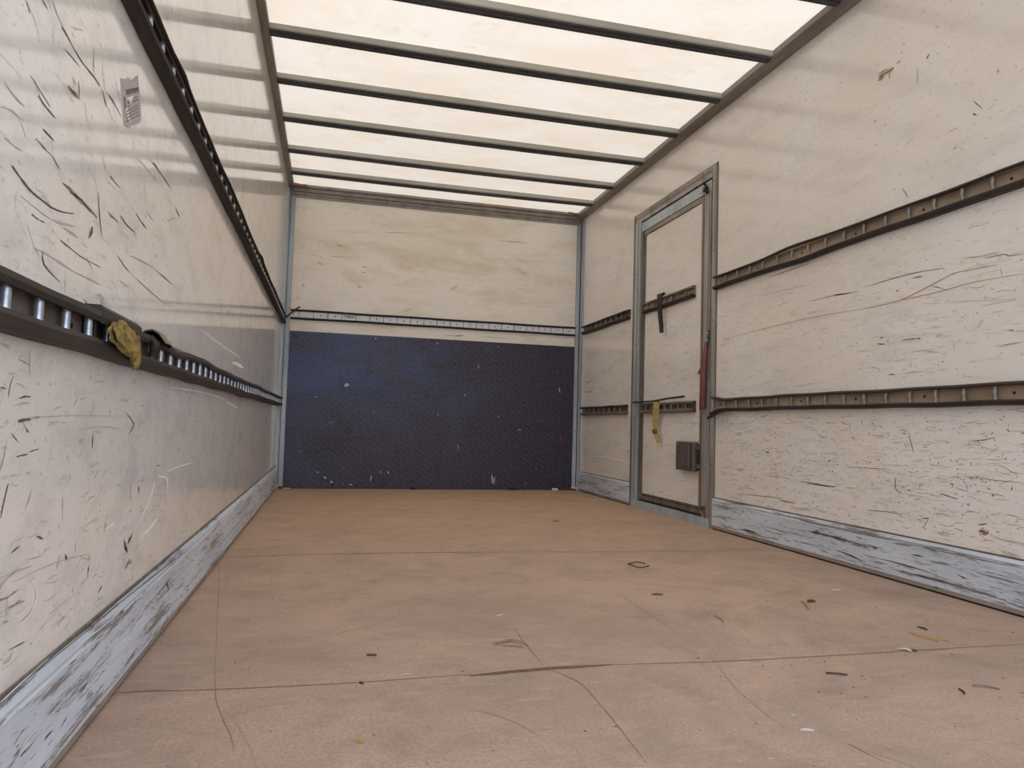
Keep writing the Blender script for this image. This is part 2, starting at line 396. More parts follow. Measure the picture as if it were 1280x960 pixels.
W, D, H = 2.45, 5.809, 2.345
Y0 = -0.22
SKIN = 2.377
MARKS = {
  'L': [
    ('dark',[980,835,982,836,986,833,989,835,996,830,999,832,1006,828,1009,830,1016,825,1020,828,1028,823,1032,826,1041,821,1045,824,1057,820,1061,823,1076,820,1079,823,1093,820,1097,823,1110,820,1113,823,1127,822,1130,825,1144,824,1146,827,1164,828,1165,830,1185,833,1185,835,1199,837,1199,838]),
    ('brown',[1142,866,1146,869,1149,865,1156,870,1160,864,1169,871,1172,864,1182,871,1182,863,1194,871,1194,862,1206,871,1206,862,1218,870,1218,861,1231,870,1232,861,1244,869,1247,860,1259,868,1266,860,1277,867,1287,859,1296,865,1303,859,1308,863]),
    ('brown',[1282,840,1288,841,1277,836,1292,840,1275,833,1293,836,1274,829,1292,832,1271,825,1289,827,1269,820,1283,822,1270,817,1277,818]),
    ('dark',[1064,914,1066,915,1069,914,1071,916,1076,913,1079,916,1083,913,1086,916,1090,913,1094,916,1098,913,1101,915,1104,913,1106,914]),
    ('dark',[1044,894,1045,895,1050,893,1052,894,1060,892,1062,894,1071,891,1073,893,1082,891,1084,892,1094,891,1096,892,1103,891,1103,892]),
    ('dark',[1103,891,1104,892,1113,888,1116,889,1125,885,1127,886,1138,882,1139,882]),
    ('grey',[959,861,959,862,965,860,966,862,975,860,977,861,985,860,987,861,996,861,996,863,1006,863,1007,864,1014,865,1014,865]),
    ('dark',[1301,904,1302,904,1304,895,1307,896,1309,882,1313,883,1315,869,1319,870,1322,856,1326,857,1330,843,1333,844,1336,835,1337,835]),
    ('brown',[1357,886,1359,887,1363,884,1369,888,1375,883,1382,887,1388,883,1394,887,1401,883,1407,887,1414,883,1419,887,1425,885,1427,886]),
    ('dark',[1432,900,1434,901,1441,898,1445,900,1457,895,1462,898,1474,893,1479,896,1496,893,1500,896,1520,894,1524,896,1539,895,1540,896]),
    ('dark',[1536,933,1538,934,1546,931,1550,933,1563,929,1567,931,1579,927,1584,929,1596,925,1601,928,1614,925,1618,926,1627,925,1629,925]),
    ('brown',[1357,950,1360,951,1361,948,1367,952,1369,947,1376,951,1379,947,1386,951,1394,946,1401,950,1413,947,1418,950,1427,948,1429,949]),
    ('dark',[1640,1075,1643,1076,1645,1074,1652,1077,1655,1073,1664,1078,1665,1073,1675,1078,1677,1072,1686,1076,1689,1071,1697,1075,1699,1071,1703,1072]),
    ('grey',[1011,807,1011,808,1029,806,1031,807,1058,805,1060,806,1083,804,1085,805,1099,804,1101,806,1112,805,1113,806,1121,806,1121,806]),
    ('grey',[1120,805,1121,807,1130,806,1133,809,1146,807,1149,812,1162,810,1165,814,1179,813,1181,817,1197,816,1198,820,1209,820,1210,821]),
    ('grey',[1158,805,1159,806,1165,805,1168,807,1177,805,1181,808,1189,805,1193,809,1201,805,1205,809,1213,805,1216,808,1222,806,1224,807]),
    ('dark',[1048,794,1048,795,1052,793,1053,795,1058,793,1060,794,1066,792,1067,794,1074,793,1076,794,1084,793,1085,795,1091,794,1091,795]),
    ('dark',[1037,1076,1038,1077,1043,1075,1045,1077,1049,1074,1052,1076,1057,1074,1058,1074]),
    ('dark',[988,1048,989,1048,990,1047,991,1048,993,1045,995,1047,996,1044,997,1045,998,1042,1000,1043,1000,1040,1002,1041,1002,1039,1003,1040]),
    ('dark',[1106,1078,1107,1080,1109,1077,1112,1080,1114,1076,1119,1080,1120,1075,1125,1079,1127,1075,1132,1078,1135,1074,1139,1077,1142,1074,1143,1075]),
    ('dark',[1142,1074,1143,1075,1151,1073,1153,1074,1166,1071,1169,1073,1183,1069,1186,1072,1203,1070,1206,1072,1226,1071,1230,1074,1246,1072,1250,1075,1261,1073,1264,1075,1272,1072,1275,1074,1280,1073,1282,1074]),
    ('grey',[1239,1115,1241,1116,1241,1102,1244,1103,1243,1088,1247,1090,1247,1076,1248,1076]),
    ('dark',[1114,1054,1114,1054,1123,1054,1125,1055,1137,1055,1139,1057,1151,1056,1153,1058,1164,1057,1166,1059,1177,1058,1179,1059,1186,1059,1187,1060]),
    ('grey',[1070,1094,1071,1095,1072,1092,1075,1094,1077,1089,1079,1091,1082,1087,1085,1089,1091,1084,1093,1086,1101,1082,1103,1083,1109,1080,1110,1081]),
    ('brown',[1142,1009,1146,1013,1145,1007,1155,1015,1153,1006,1165,1015,1161,1006,1174,1016,1170,1006,1182,1016,1181,1008,1190,1015,1190,1010,1194,1014]),
    ('grey',[1146,1027,1149,1029,1149,1026,1155,1031,1155,1026,1162,1032,1160,1026,1169,1032,1164,1024,1174,1030,1169,1022,1177,1027,1174,1022,1177,1024]),
    ('brown',[1183,1037,1184,1038,1184,1029,1188,1031,1187,1021,1191,1023,1191,1014,1192,1014]),
    ('grey',[947,924,948,925,952,922,954,924,961,920,964,922,970,919,974,921,982,918,985,921,995,918,997,920,1004,919,1005,920]),
    ('dark',[1042,950,1043,951,1049,949,1052,951,1060,947,1063,949,1072,946,1075,948,1084,945,1087,948,1098,945,1100,947,1108,946,1109,946]),
    ('dark',[1017,964,1018,965,1025,963,1026,964,1036,961,1038,962,1048,959,1050,960,1061,957,1063,958,1074,955,1075,956,1083,953,1084,954]),
    ('brown',[1318,1079,1320,1080,1327,1078,1331,1081,1342,1077,1348,1081,1358,1077,1364,1080,1374,1075,1380,1079,1392,1073,1397,1076,1405,1073,1408,1074]),
    ('brown',[1293,1072,1295,1073,1300,1065,1305,1068,1308,1059,1313,1062,1318,1054,1320,1055]),
    ('grey',[942,891,942,892,949,893,949,895,959,896,961,898,970,898,972,901,980,899,983,901,992,899,994,901,1000,900,1001,901]),
    ('brown',[1620,1071,1622,1072,1639,1071,1645,1074,1671,1072,1677,1075,1704,1072,1712,1076,1744,1072,1751,1076,1789,1072,1796,1075,1822,1072,1826,1074]),
    ('grey',[1524,1042,1525,1042,1542,1041,1545,1043,1570,1042,1574,1044,1598,1043,1603,1045,1626,1044,1630,1046,1655,1045,1659,1048,1676,1047,1678,1048]),
    ('brown',[1874,1047,1878,1048,1879,1044,1888,1047,1889,1040,1901,1045,1900,1038,1912,1042,1912,1036,1923,1041,1924,1035,1933,1039,1935,1036,1939,1037]),
    ('grey',[1803,989,1801,990,1816,995,1811,995,1834,1002,1828,1003,1851,1010,1847,1011,1871,1016,1869,1018,1894,1023,1893,1025,1910,1028,1909,1029]),
    ('grey',[1060,752,1060,753,1075,752,1077,754,1099,753,1101,755,1126,753,1128,755,1157,752,1160,755,1194,751,1197,753,1222,751,1223,752]),
    ('grey',[1222,751,1222,752,1234,751,1235,753,1253,752,1254,754,1273,753,1275,755,1296,753,1299,756,1324,754,1326,756,1343,755,1344,756]),
    ('dark',[1152,785,1153,786,1172,783,1174,785,1204,782,1206,783,1237,780,1239,782,1272,781,1274,782,1310,783,1312,784,1338,784,1338,785]),
    ('dark',[1091,757,1092,757,1091,752,1093,752,1092,744,1095,745,1099,737,1102,739,1118,732,1120,734,1144,728,1145,729,1163,725,1163,726]),
    ('brown',[1432,826,1434,827,1438,823,1444,825,1449,819,1456,822,1463,816,1470,819,1482,813,1488,816,1504,812,1509,814,1521,811,1524,812]),
    ('grey',[1456,785,1458,786,1463,783,1467,785,1475,782,1480,784,1488,781,1492,783,1500,781,1503,784,1513,782,1515,784,1522,783,1523,784]),
    ('brown',[1558,809,1559,810,1580,807,1584,809,1617,805,1622,807,1661,803,1666,805,1720,800,1725,803,1794,798,1799,800,1850,796,1852,797]),
    ('brown',[1714,857,1717,859,1728,856,1735,860,1753,855,1762,860,1781,855,1790,860,1815,855,1825,859,1856,855,1865,858,1887,855,1891,857]),
    ('brown',[1509,843,1510,844,1529,845,1531,846,1560,847,1562,849,1591,850,1594,852,1624,852,1627,854,1660,855,1662,856,1686,857,1687,858]),
    ('grey',[1322,737,1329,740,1324,733,1341,741,1332,730,1353,739,1341,727,1365,736,1351,724,1376,732,1364,720,1385,726,1377,718,1387,721]),
    ('brown',[1265,717,1266,718,1269,716,1271,717,1275,715,1279,716,1279,713,1284,714,1280,710,1284,711,1279,707,1283,707,1279,704,1280,704]),
    ('white',[2294,795,2298,796,2383,794,2390,797,2529,792,2540,796,2691,792,2704,796,2877,791,2890,796,3098,792,3111,796,3272,793,3278,795]),
    ('white',[3028,752,3035,757,3058,750,3074,761,3107,751,3133,765,3160,752,3201,767,3231,752,3280,767,3322,753,3366,765,3397,756,3418,761]),
    ('white',[1935,606,1936,607,2031,607,2032,609,2189,608,2190,611,2351,609,2353,612,2486,609,2490,612,2620,607,2625,611,2759,604,2767,608,2931,597,2941,600,3126,587,3136,590,3276,579,3282,581]),
    ('white',[2926,594,2935,597,2961,590,2981,596,3020,586,3045,594,3082,583,3109,590,3147,579,3174,587,3219,576,3242,582,3275,575,3286,578]),
    ('dark',[1048,552,1047,553,1052,553,1051,554,1059,553,1057,556,1065,554,1064,557,1072,555,1071,557,1079,555,1079,557,1085,556,1085,557]),
    ('grey',[1042,544,1041,545,1048,544,1047,546,1058,545,1056,548,1067,546,1065,549,1074,546,1073,549,1081,547,1080,549,1086,548,1086,549]),
    ('dark',[1050,522,1049,524,1056,522,1053,525,1063,522,1061,526,1071,523,1068,527,1078,524,1076,527,1085,524,1084,528,1090,525,1089,527]),
    ('grey',[1090,526,1089,527,1100,526,1098,528,1110,527,1108,530,1120,529,1119,530]),
    ('brown',[1077,514,1080,515,1076,512,1083,513,1077,510,1085,510,1081,508,1084,508]),
    ('dark',[1030,509,1031,509,1038,504,1040,505,1047,500,1048,501,1056,496,1057,496]),
    ('dark',[1540,542,1542,542,1556,536,1561,537,1582,528,1588,529,1600,521,1608,522,1606,518,1616,518,1605,516,1615,515,1602,513,1611,511,1593,506,1601,505,1581,499,1587,498,1573,493,1576,493]),
    ('grey',[1297,509,1297,510,1323,510,1322,511,1364,512,1363,514,1405,513,1405,514,1447,511,1448,513,1493,508,1494,510,1526,506,1527,507]),
    ('dark',[1354,502,1356,502,1352,494,1357,494,1352,486,1358,486,1354,478,1356,477]),
    ('grey',[1146,501,1147,501,1146,499,1149,499,1146,496,1149,496,1148,493,1149,493]),
    ('grey',[999,524,999,524,1036,526,1035,526,1096,528,1096,529,1169,530,1169,531,1252,532,1252,533,1361,532,1361,533,1510,532,1510,533,1774,531,1773,532,2221,528,2221,529,2697,525,2697,525]),
    ('brown',[992,564,993,565,998,563,999,566,1004,563,1005,565,1010,563,1011,564]),
    ('grey',[984,617,985,618,992,615,994,619,1001,614,1004,618,1011,615,1012,616]),
    ('grey',[1278,570,1278,570,1305,570,1305,571,1333,570,1333,571,1362,571,1362,572]),
    ('grey',[1069,619,1070,619,1071,607,1073,607,1074,595,1076,595,1077,582,1078,582]),
    ('dark',[1052,477,1052,478,1057,477,1056,479,1064,478,1062,479,1070,478,1069,480,1076,478,1075,480,1083,478,1082,480,1087,479,1087,480]),
    ('dark',[1033,446,1034,445,1030,441,1033,441,1027,434,1030,433,1024,427,1027,426,1021,419,1024,418,1019,410,1021,409,1017,404,1018,404]),
    ('dark',[1138,363,1139,364,1144,360,1147,362,1151,357,1155,359,1159,355,1161,356]),
    ('grey',[1228,408,1230,408,1230,395,1233,395,1232,382,1235,382,1236,369,1237,369]),
    ('dark',[1254,318,1257,318,1255,314,1262,314,1258,310,1265,309,1263,306,1266,305]),
    ('grey',[1308,346,1308,346,1325,347,1323,348,1349,348,1347,349,1372,350,1370,351,1395,350,1393,352,1417,351,1416,352,1433,351,1432,352]),
    ('grey',[1066,315,1066,316,1098,314,1097,315,1148,314,1147,315,1195,312,1194,314,1230,310,1229,312,1261,308,1260,309,1290,305,1289,307,1322,302,1321,303,1355,298,1354,300,1377,296,1377,297]),
    ('dark',[1375,278,1378,277,1371,273,1379,271,1370,267,1377,265,1370,260,1373,259]),
    ('dark',[1676,384,1682,384,1673,380,1687,379,1674,375,1688,374,1679,370,1685,370]),
    ('grey',[1144,418,1143,419,1148,418,1144,420,1151,419,1147,421,1153,420,1151,421]),
    ('dark',[1585,286,1595,285,1587,276,1614,274,1597,266,1624,263,1615,255,1625,254]),
    ('dark',[1645,290,1653,288,1630,286,1650,281,1621,280,1641,275,1619,273,1626,271]),
    ('white',[1849,396,1852,397,1853,394,1860,395,1863,391,1869,392,1875,388,1878,390,1891,386,1889,390,1906,386,1905,389,1918,384,1922,387,1930,382,1939,384,1943,378,1955,379,1953,371,1966,370,1960,356,1972,355,1965,337,1974,336,1969,324,1974,323]),
    ('white',[1819,383,1825,382,1810,375,1822,373,1798,363,1813,361,1784,352,1799,349,1766,341,1781,337,1744,329,1759,326,1721,319,1734,315,1694,308,1705,305,1665,298,1673,296,1647,291,1651,290]),
    ('white',[1864,293,1872,290,1840,290,1858,285,1811,286,1832,279,1783,281,1805,274,1754,277,1773,270,1725,273,1740,267,1709,269,1715,266]),
    ('white',[1513,331,1518,329,1503,332,1513,327,1491,331,1502,325,1480,330,1491,324,1470,329,1480,324,1460,328,1468,324,1455,326,1458,324]),
    ('white',[1945,395,1943,396,1983,396,1980,398,2041,398,2037,400,2101,399,2096,401,2164,399,2160,401,2234,399,2231,401,2283,400,2282,401]),
    ('grey',[1626,395,1625,395,1646,395,1644,396,1675,395,1673,396,1704,395,1702,396,1732,394,1731,395,1762,393,1760,394,1782,392,1781,393]),
    ('grey',[1612,400,1614,399,1613,388,1618,388,1615,377,1620,376,1619,365,1621,365]),
    ('grey',[1692,420,1689,421,1712,423,1706,425,1740,428,1732,430,1768,432,1761,435,1799,435,1793,438,1834,439,1829,441,1857,441,1855,442]),
    ('grey',[1916,442,1914,443,1933,444,1928,445,1957,446,1951,448,1980,449,1972,451,2000,453,1993,454,2020,457,2014,458,2033,460,2030,461]),
    ('brown',[1646,239,1650,238,1637,238,1646,235,1628,235,1638,232,1620,233,1631,229,1614,230,1625,226,1609,226,1618,224,1607,224,1612,222]),
    ('brown',[1057,284,1056,284,1063,283,1061,285,1071,283,1069,285,1080,283,1077,285,1090,282,1088,284,1102,281,1100,283,1109,281,1109,282]),
    ('dark',[1064,229,1063,229,1070,228,1068,229,1079,227,1077,228,1089,226,1086,228,1099,225,1097,227,1111,224,1109,226,1119,224,1118,225]),
    ('white',[1125,308,1127,308,1131,301,1134,300,1141,290,1145,289,1148,281,1152,280,1149,275,1153,274,1147,271,1152,269,1144,268,1148,266,1141,267,1144,265,1136,267,1137,265,1132,266,1133,266]),
    ('dark',[1457,225,1459,224,1448,222,1453,220,1441,219,1446,217,1436,216,1438,215]),
    ('grey',[1039,269,1038,271,1051,267,1047,272,1062,266,1058,271,1072,267,1070,269]),
    ('grey',[1054,215,1053,217,1064,214,1060,217,1073,213,1069,217,1080,214,1079,215]),
    ('dark',[1136,215,1135,216,1140,215,1138,216,1144,215,1142,216,1147,215,1146,216]),
    ('grey',[1201,239,1200,240,1239,240,1237,241,1278,241,1276,242,1320,242,1319,243]),
  ],
  'R': [
    ('rust',[2338,1944,2346,1953,2326,1942,2344,1961,2314,1944,2335,1969,2302,1947,2322,1973,2287,1950,2303,1975,2269,1954,2282,1974,2259,1960,2265,1969]),
    ('rust',[2249,1971,2251,1973,2239,1970,2242,1975,2230,1970,2233,1976,2222,1973,2223,1974]),
    ('dark',[2104,1917,2106,1919,2097,1919,2103,1925,2092,1924,2098,1930,2089,1930,2091,1932]),
    ('rust',[2345,1975,2347,1978,2326,1972,2329,1979,2307,1970,2311,1977,2290,1971,2292,1974]),
    ('rust',[2282,1926,2284,1927,2280,1934,2286,1937,2280,1943,2286,1945,2282,1952,2284,1953]),
    ('grey',[2216,2026,2220,2030,2208,2023,2217,2036,2203,2025,2212,2037,2201,2030,2204,2035]),
    ('dark',[1909,1674,1908,1675,1899,1660,1896,1661,1888,1646,1885,1647,1876,1632,1875,1633]),
    ('dark',[1913,1631,1912,1633,1908,1625,1906,1630,1903,1621,1901,1626,1897,1619,1896,1621]),
    ('olive',[2016,1606,2016,1607,2008,1605,2010,1609,1998,1605,2000,1609,1988,1605,1990,1610,1980,1605,1981,1609,1971,1605,1973,1609,1966,1606,1967,1607]),
    ('dark',[1818,1730,1819,1732,1815,1729,1818,1734,1813,1730,1816,1735,1812,1732,1813,1734]),
    ('dark',[2363,1790,2364,1792,2359,1788,2362,1793,2356,1788,2359,1793,2354,1789,2355,1791]),
    ('grey',[2090,1885,2091,1888,2083,1885,2088,1891,2079,1887,2083,1893,2075,1890,2077,1893]),
    ('grey',[1857,1622,1858,1623,1845,1623,1846,1625,1833,1625,1835,1627,1822,1628,1823,1629]),
    ('grey',[2368,1693,2368,1695,2360,1692,2362,1696,2353,1691,2354,1695,2346,1692,2347,1693]),
    ('grey',[2211,1625,2212,1626,2195,1634,2197,1637,2179,1643,2182,1646,2165,1653,2166,1654]),
    ('brown',[2221,1471,2219,1471,2217,1465,2214,1466,2212,1458,2208,1459,2207,1450,2202,1451,2202,1443,2198,1443,2198,1434,2194,1435,2194,1429,2192,1429]),
    ('grey',[2146,1905,2144,1904,2148,1885,2143,1883,2148,1865,2143,1863,2147,1844,2145,1843]),
    ('rust',[2421,1043,2421,1045,2371,1042,2371,1045,2300,1042,2301,1045,2236,1045,2238,1048,2184,1053,2186,1057,2134,1065,2136,1069,2091,1076,2093,1079,2054,1085,2056,1089,2022,1094,2023,1097,1993,1100,1994,1103,1968,1101,1969,1104,1946,1100,1946,1103,1920,1099,1921,1102,1885,1098,1885,1101,1846,1097,1846,1099,1820,1097,1820,1098]),
    ('rust',[2237,1046,2237,1047,2174,1046,2175,1049,2088,1047,2088,1050,2020,1049,2021,1052,1983,1051,1984,1054,1957,1054,1958,1057,1920,1056,1921,1058,1857,1054,1857,1056,1784,1051,1784,1053,1736,1049,1736,1050]),
    ('rust',[3493,1038,3494,1040,3281,1043,3283,1045,3009,1049,3011,1052,2797,1052,2798,1055,2638,1050,2639,1053,2504,1046,2505,1048,2421,1043,2421,1044]),
    ('brown',[2092,1077,2092,1078,2081,1072,2081,1074,2066,1066,2065,1069,2051,1060,2050,1063,2037,1055,2036,1057,2023,1049,2022,1051,2014,1046,2013,1047]),
    ('brown',[2421,1131,2421,1132,2350,1132,2351,1135,2254,1135,2255,1139,2175,1136,2176,1140,2116,1134,2116,1137,2065,1130,2066,1133,2033,1128,2033,1130]),
    ('dark',[2175,1119,2176,1121,2157,1117,2159,1122,2140,1116,2142,1122,2124,1118,2124,1120]),
    ('grey',[2211,1120,2208,1121,2205,1109,2197,1114,2196,1101,2188,1105,2184,1094,2182,1095]),
    ('grey',[2040,1163,2040,1166,1999,1154,1999,1159,1942,1142,1942,1148,1892,1134,1893,1140,1851,1132,1853,1138,1815,1133,1816,1137,1791,1134,1792,1136]),
    ('brown',[1875,1128,1875,1129,1854,1126,1854,1129,1824,1125,1825,1128,1802,1124,1803,1127,1794,1121,1793,1124,1791,1117,1789,1120,1783,1114,1783,1117,1767,1113,1768,1115,1748,1112,1748,1114,1735,1112,1735,1113]),
    ('grey',[1815,1084,1814,1084,1815,1075,1811,1075,1813,1066,1809,1066,1810,1057,1808,1057]),
    ('rust',[1751,1092,1752,1094,1745,1090,1748,1097,1741,1091,1743,1098,1737,1094,1738,1097]),
    ('brown',[2230,893,2230,895,2217,893,2218,896,2199,893,2200,897,2184,893,2184,897,2171,893,2171,897,2158,893,2159,896,2150,893,2151,895]),
    ('brown',[2154,893,2154,896,2148,890,2148,898,2142,889,2142,897,2136,891,2136,894]),
    ('dark',[2329,910,2332,912,2323,912,2333,917,2320,916,2330,921,2320,922,2324,923]),
    ('dark',[2351,894,2351,895,2336,891,2336,895,2321,889,2321,893,2306,889,2306,890]),
    ('grey',[2074,884,2078,888,2066,884,2074,894,2058,886,2067,899,2053,888,2057,902,2049,887,2047,900,2042,886,2038,897,2036,887,2034,892]),
    ('grey',[2169,842,2169,845,2123,836,2123,844,2078,833,2078,841,2035,832,2035,835]),
    ('grey',[1848,833,1849,836,1834,831,1834,837,1812,830,1813,838,1792,830,1793,838,1772,832,1773,839,1751,834,1753,840,1738,837,1739,840]),
    ('grey',[1899,905,1903,908,1888,910,1897,918,1880,918,1889,926,1875,928,1878,931]),
    ('dark',[1903,949,1904,950,1901,948,1903,952,1898,949,1900,952,1897,950,1898,952]),
    ('dark',[2252,1085,2253,1087,2247,1084,2248,1088,2242,1084,2243,1088,2237,1085,2237,1087]),
    ('brown',[1792,879,1792,880,1784,877,1784,881,1777,876,1777,880,1770,876,1770,878]),
    ('brown',[2290,770,2290,772,2279,768,2279,773,2268,767,2268,772,2258,768,2258,770]),
    ('rust',[2764,1128,2765,1129,2724,1127,2725,1130,2667,1127,2668,1130,2610,1126,2611,1130,2550,1124,2551,1127,2489,1121,2489,1124,2448,1119,2448,1121]),
    ('dark',[2601,1129,2601,1131,2588,1126,2588,1131,2569,1123,2570,1129,2551,1122,2552,1128,2531,1121,2533,1127,2512,1120,2513,1125,2498,1121,2499,1123]),
    ('grey',[3286,1233,3286,1235,3200,1227,3201,1229,3082,1218,3083,1221,2977,1212,2978,1215,2885,1208,2886,1211,2798,1205,2799,1207,2743,1204,2743,1205]),
    ('brown',[3076,1298,3076,1299,2967,1297,2969,1301,2866,1298,2868,1302,2771,1300,2771,1302]),
    ('grey',[2034,1007,2034,1008,1937,995,1937,997,1847,984,1847,986,1763,974,1763,975]),
    ('grey',[1891,971,1891,972,1845,971,1845,973,1801,972,1801,974,1758,973,1758,974]),
    ('dark',[2220,549,2219,550,2217,546,2214,550,2213,544,2210,548,2209,543,2207,545]),
    ('brown',[2194,547,2192,547,2192,539,2189,540,2188,527,2184,528,2184,515,2180,516,2180,502,2176,502,2175,487,2172,488,2172,478,2170,478]),
    ('dark',[2108,588,2110,589,2104,589,2109,592,2102,591,2107,594,2101,594,2103,595]),
    ('brown',[2260,384,2258,384,2261,372,2256,372,2261,354,2255,355,2258,339,2252,341,2249,331,2245,334,2237,326,2234,329,2228,324,2227,326]),
    ('grey',[2151,362,2148,367,2147,356,2140,369,2141,355,2134,368,2133,358,2130,362]),
    ('dark',[2198,338,2198,341,2194,336,2194,343,2190,337,2190,344,2186,339,2186,342]),
    ('brown',[1923,528,1923,529,1912,528,1912,531,1896,529,1896,532,1881,530,1881,534,1866,533,1867,537,1852,537,1853,540,1843,540,1843,542]),
    ('brown',[1955,407,1955,408,1926,406,1926,408,1884,405,1884,408,1845,405,1845,407,1807,404,1807,406,1769,404,1769,406,1744,404,1744,405]),
    ('grey',[1965,399,1964,399,1961,394,1959,395,1955,388,1952,389,1950,381,1947,382,1948,373,1945,374,1947,364,1945,365,1946,358,1945,358]),
    ('brown',[2511,404,2511,405,2482,404,2482,406,2439,406,2439,408,2399,407,2399,409,2360,407,2360,410,2321,408,2320,410,2294,408,2294,409]),
    ('rust',[1905,231,1904,240,1901,225,1898,246,1894,223,1889,248,1888,223,1881,249,1882,223,1873,247,1875,224,1867,244,1869,229,1865,238]),
    ('brown',[1904,255,1905,257,1893,256,1894,261,1883,258,1883,263,1872,262,1872,264]),
    ('tan',[1868,229,1866,233,1855,224,1851,232,1835,220,1831,229,1815,217,1812,227,1795,215,1792,225,1774,215,1772,223,1760,216,1759,220]),
    ('tan',[1829,179,1827,185,1819,174,1815,188,1804,172,1799,188,1789,171,1785,188,1774,171,1770,187,1759,172,1756,186,1748,176,1747,182]),
    ('tan',[2084,203,2083,208,2069,201,2067,212,2046,200,2043,213,2025,200,2022,214,2007,199,2003,212,1989,199,1985,210,1976,201,1975,206]),
    ('dark',[2132,246,2132,247,2122,246,2122,250,2111,247,2111,251,2101,250,2101,251]),
    ('brown',[2105,248,2104,247,2114,237,2111,236,2122,225,2119,224,2129,213,2128,213]),
    ('brown',[2386,243,2386,245,2361,244,2361,247,2326,246,2326,249,2295,247,2294,251,2269,248,2268,251,2245,247,2244,250,2228,248,2228,249]),
    ('brown',[2056,341,2055,343,2045,339,2043,342,2028,336,2027,340,2013,333,2012,337,2001,332,1999,335,1989,330,1988,333,1981,330,1980,331]),
    ('brown',[2013,380,2012,383,2008,377,2005,383,2003,376,2000,382,1997,376,1996,379]),
    ('brown',[1854,353,1854,355,1850,353,1852,358,1847,354,1849,359,1845,357,1846,359]),
    ('brown',[2831,322,2831,323,2800,320,2799,323,2755,318,2753,322,2711,316,2709,321,2665,315,2664,320,2619,315,2618,318,2588,315,2587,317]),
    ('brown',[2775,316,2775,317,2710,314,2709,319,2648,314,2647,318,2588,315,2587,317]),
    ('grey',[3376,342,3375,347,3360,338,3356,350,3335,336,3330,349,3310,334,3305,348,3283,333,3278,347,3255,333,3251,344,3235,335,3233,340]),
    ('dark',[3173,314,3167,315,3178,311,3162,313,3178,309,3162,310,3173,306,3167,307]),
    ('dark',[3084,440,3084,442,3074,438,3072,443,3063,437,3061,443,3052,438,3051,440]),
    ('dark',[2632,419,2634,421,2624,420,2628,426,2617,423,2622,428,2612,427,2614,429]),
    ('grey',[2688,514,2692,520,2672,514,2681,529,2658,517,2667,532,2647,526,2650,531]),
    ('brown',[2985,223,2985,225,2968,221,2966,224,2943,218,2941,223,2918,217,2917,222,2896,218,2895,223,2874,220,2873,224,2859,222,2859,223]),
    ('brown',[3342,214,3342,215,3261,217,3261,220,3150,221,3149,225,3062,225,3061,229,3005,228,3005,231,2963,230,2962,233,2936,232,2936,233]),
    ('dark',[2507,213,2505,214,2506,209,2500,212,2503,206,2497,209,2498,204,2496,205]),
    ('tan',[2906,193,2905,198,2877,191,2874,202,2833,191,2830,205,2792,191,2789,206,2752,192,2748,205,2711,193,2708,203,2684,195,2682,200]),
    ('dark',[5735,936,5732,937,5705,926,5698,930,5659,914,5652,919,5614,907,5614,913,5574,909,5583,915,5539,917,5548,922,5519,924,5523,926]),
    ('dark',[5728,840,5726,842,5681,832,5678,837,5612,824,5611,830,5548,824,5556,831,5496,840,5509,845,5451,863,5463,867,5424,880,5429,882]),
    ('grey',[5535,589,5539,591,5500,596,5513,602,5470,605,5482,610,5444,615,5449,617]),
    ('white',[5446,306,5445,308,5351,307,5350,312,5216,309,5214,315,5089,309,5086,315,4964,306,4961,312,4838,302,4836,307,4756,300,4755,302]),
  ],
  'R-0.015': [
    ('wood',[2727,110,2725,116,2712,106,2707,120,2689,104,2683,121,2666,103,2660,121,2642,104,2636,120,2616,106,2612,119,2598,109,2596,115]),
    ('wood',[2608,108,2606,114,2589,104,2584,117,2559,102,2554,118,2533,101,2527,118,2509,101,2503,117,2487,101,2481,114,2471,104,2468,110]),
    ('wood',[2569,60,2567,63,2548,56,2544,63,2516,53,2512,61,2485,49,2481,58,2453,46,2448,53,2419,42,2415,48,2395,40,2393,43]),
    ('wood',[2403,67,2402,70,2369,66,2368,72,2321,67,2319,73,2276,67,2273,74,2238,67,2236,74,2202,66,2199,74,2166,65,2163,72,2124,64,2122,70,2082,62,2080,67,2053,62,2052,65]),
    ('wood',[2248,42,2247,45,2217,40,2214,48,2172,40,2169,49,2130,40,2127,50,2094,41,2091,51,2059,42,2056,52,2028,43,2025,52,1996,42,1993,50,1965,40,1963,47,1945,40,1943,44]),
    ('wood',[2165,112,2164,116,2150,109,2147,119,2134,109,2131,119,2118,112,2117,116]),
    ('wood',[2357,105,2355,109,2353,100,2345,110,2346,98,2339,108,2336,100,2334,103]),
    ('wood',[3279,40,3276,45,3262,37,3257,47,3236,35,3230,48,3208,35,3203,48,3176,36,3171,48,3141,38,3137,48,3117,41,3115,45]),
    ('wood',[2484,110,2483,112,2454,106,2452,111,2425,103,2422,109,2395,103,2394,105]),
    ('wood',[3037,39,3036,41,3006,37,3004,43,2975,37,2972,43,2943,39,2942,41]),
    ('wood',[1975,81,1974,83,1961,77,1958,83,1947,75,1944,81,1932,75,1931,77]),
    ('wood',[2798,151,2797,152,2759,149,2757,153,2701,148,2700,152,2638,147,2637,152,2570,147,2569,151,2495,146,2494,151,2425,146,2424,151,2354,147,2353,151,2285,148,2284,151,2239,150,2239,151]),
    ('wood',[3434,162,3433,165,3343,161,3341,169,3256,163,3254,170,3173,167,3172,169]),
    ('wood',[2239,150,2239,151,2187,148,2186,150,2110,147,2110,149,2026,146,2025,149,1920,146,1919,149,1807,147,1807,149,1735,148,1735,149]),
    ('wood',[2412,106,2411,108,2405,102,2401,108,2396,101,2392,107,2386,101,2385,103]),
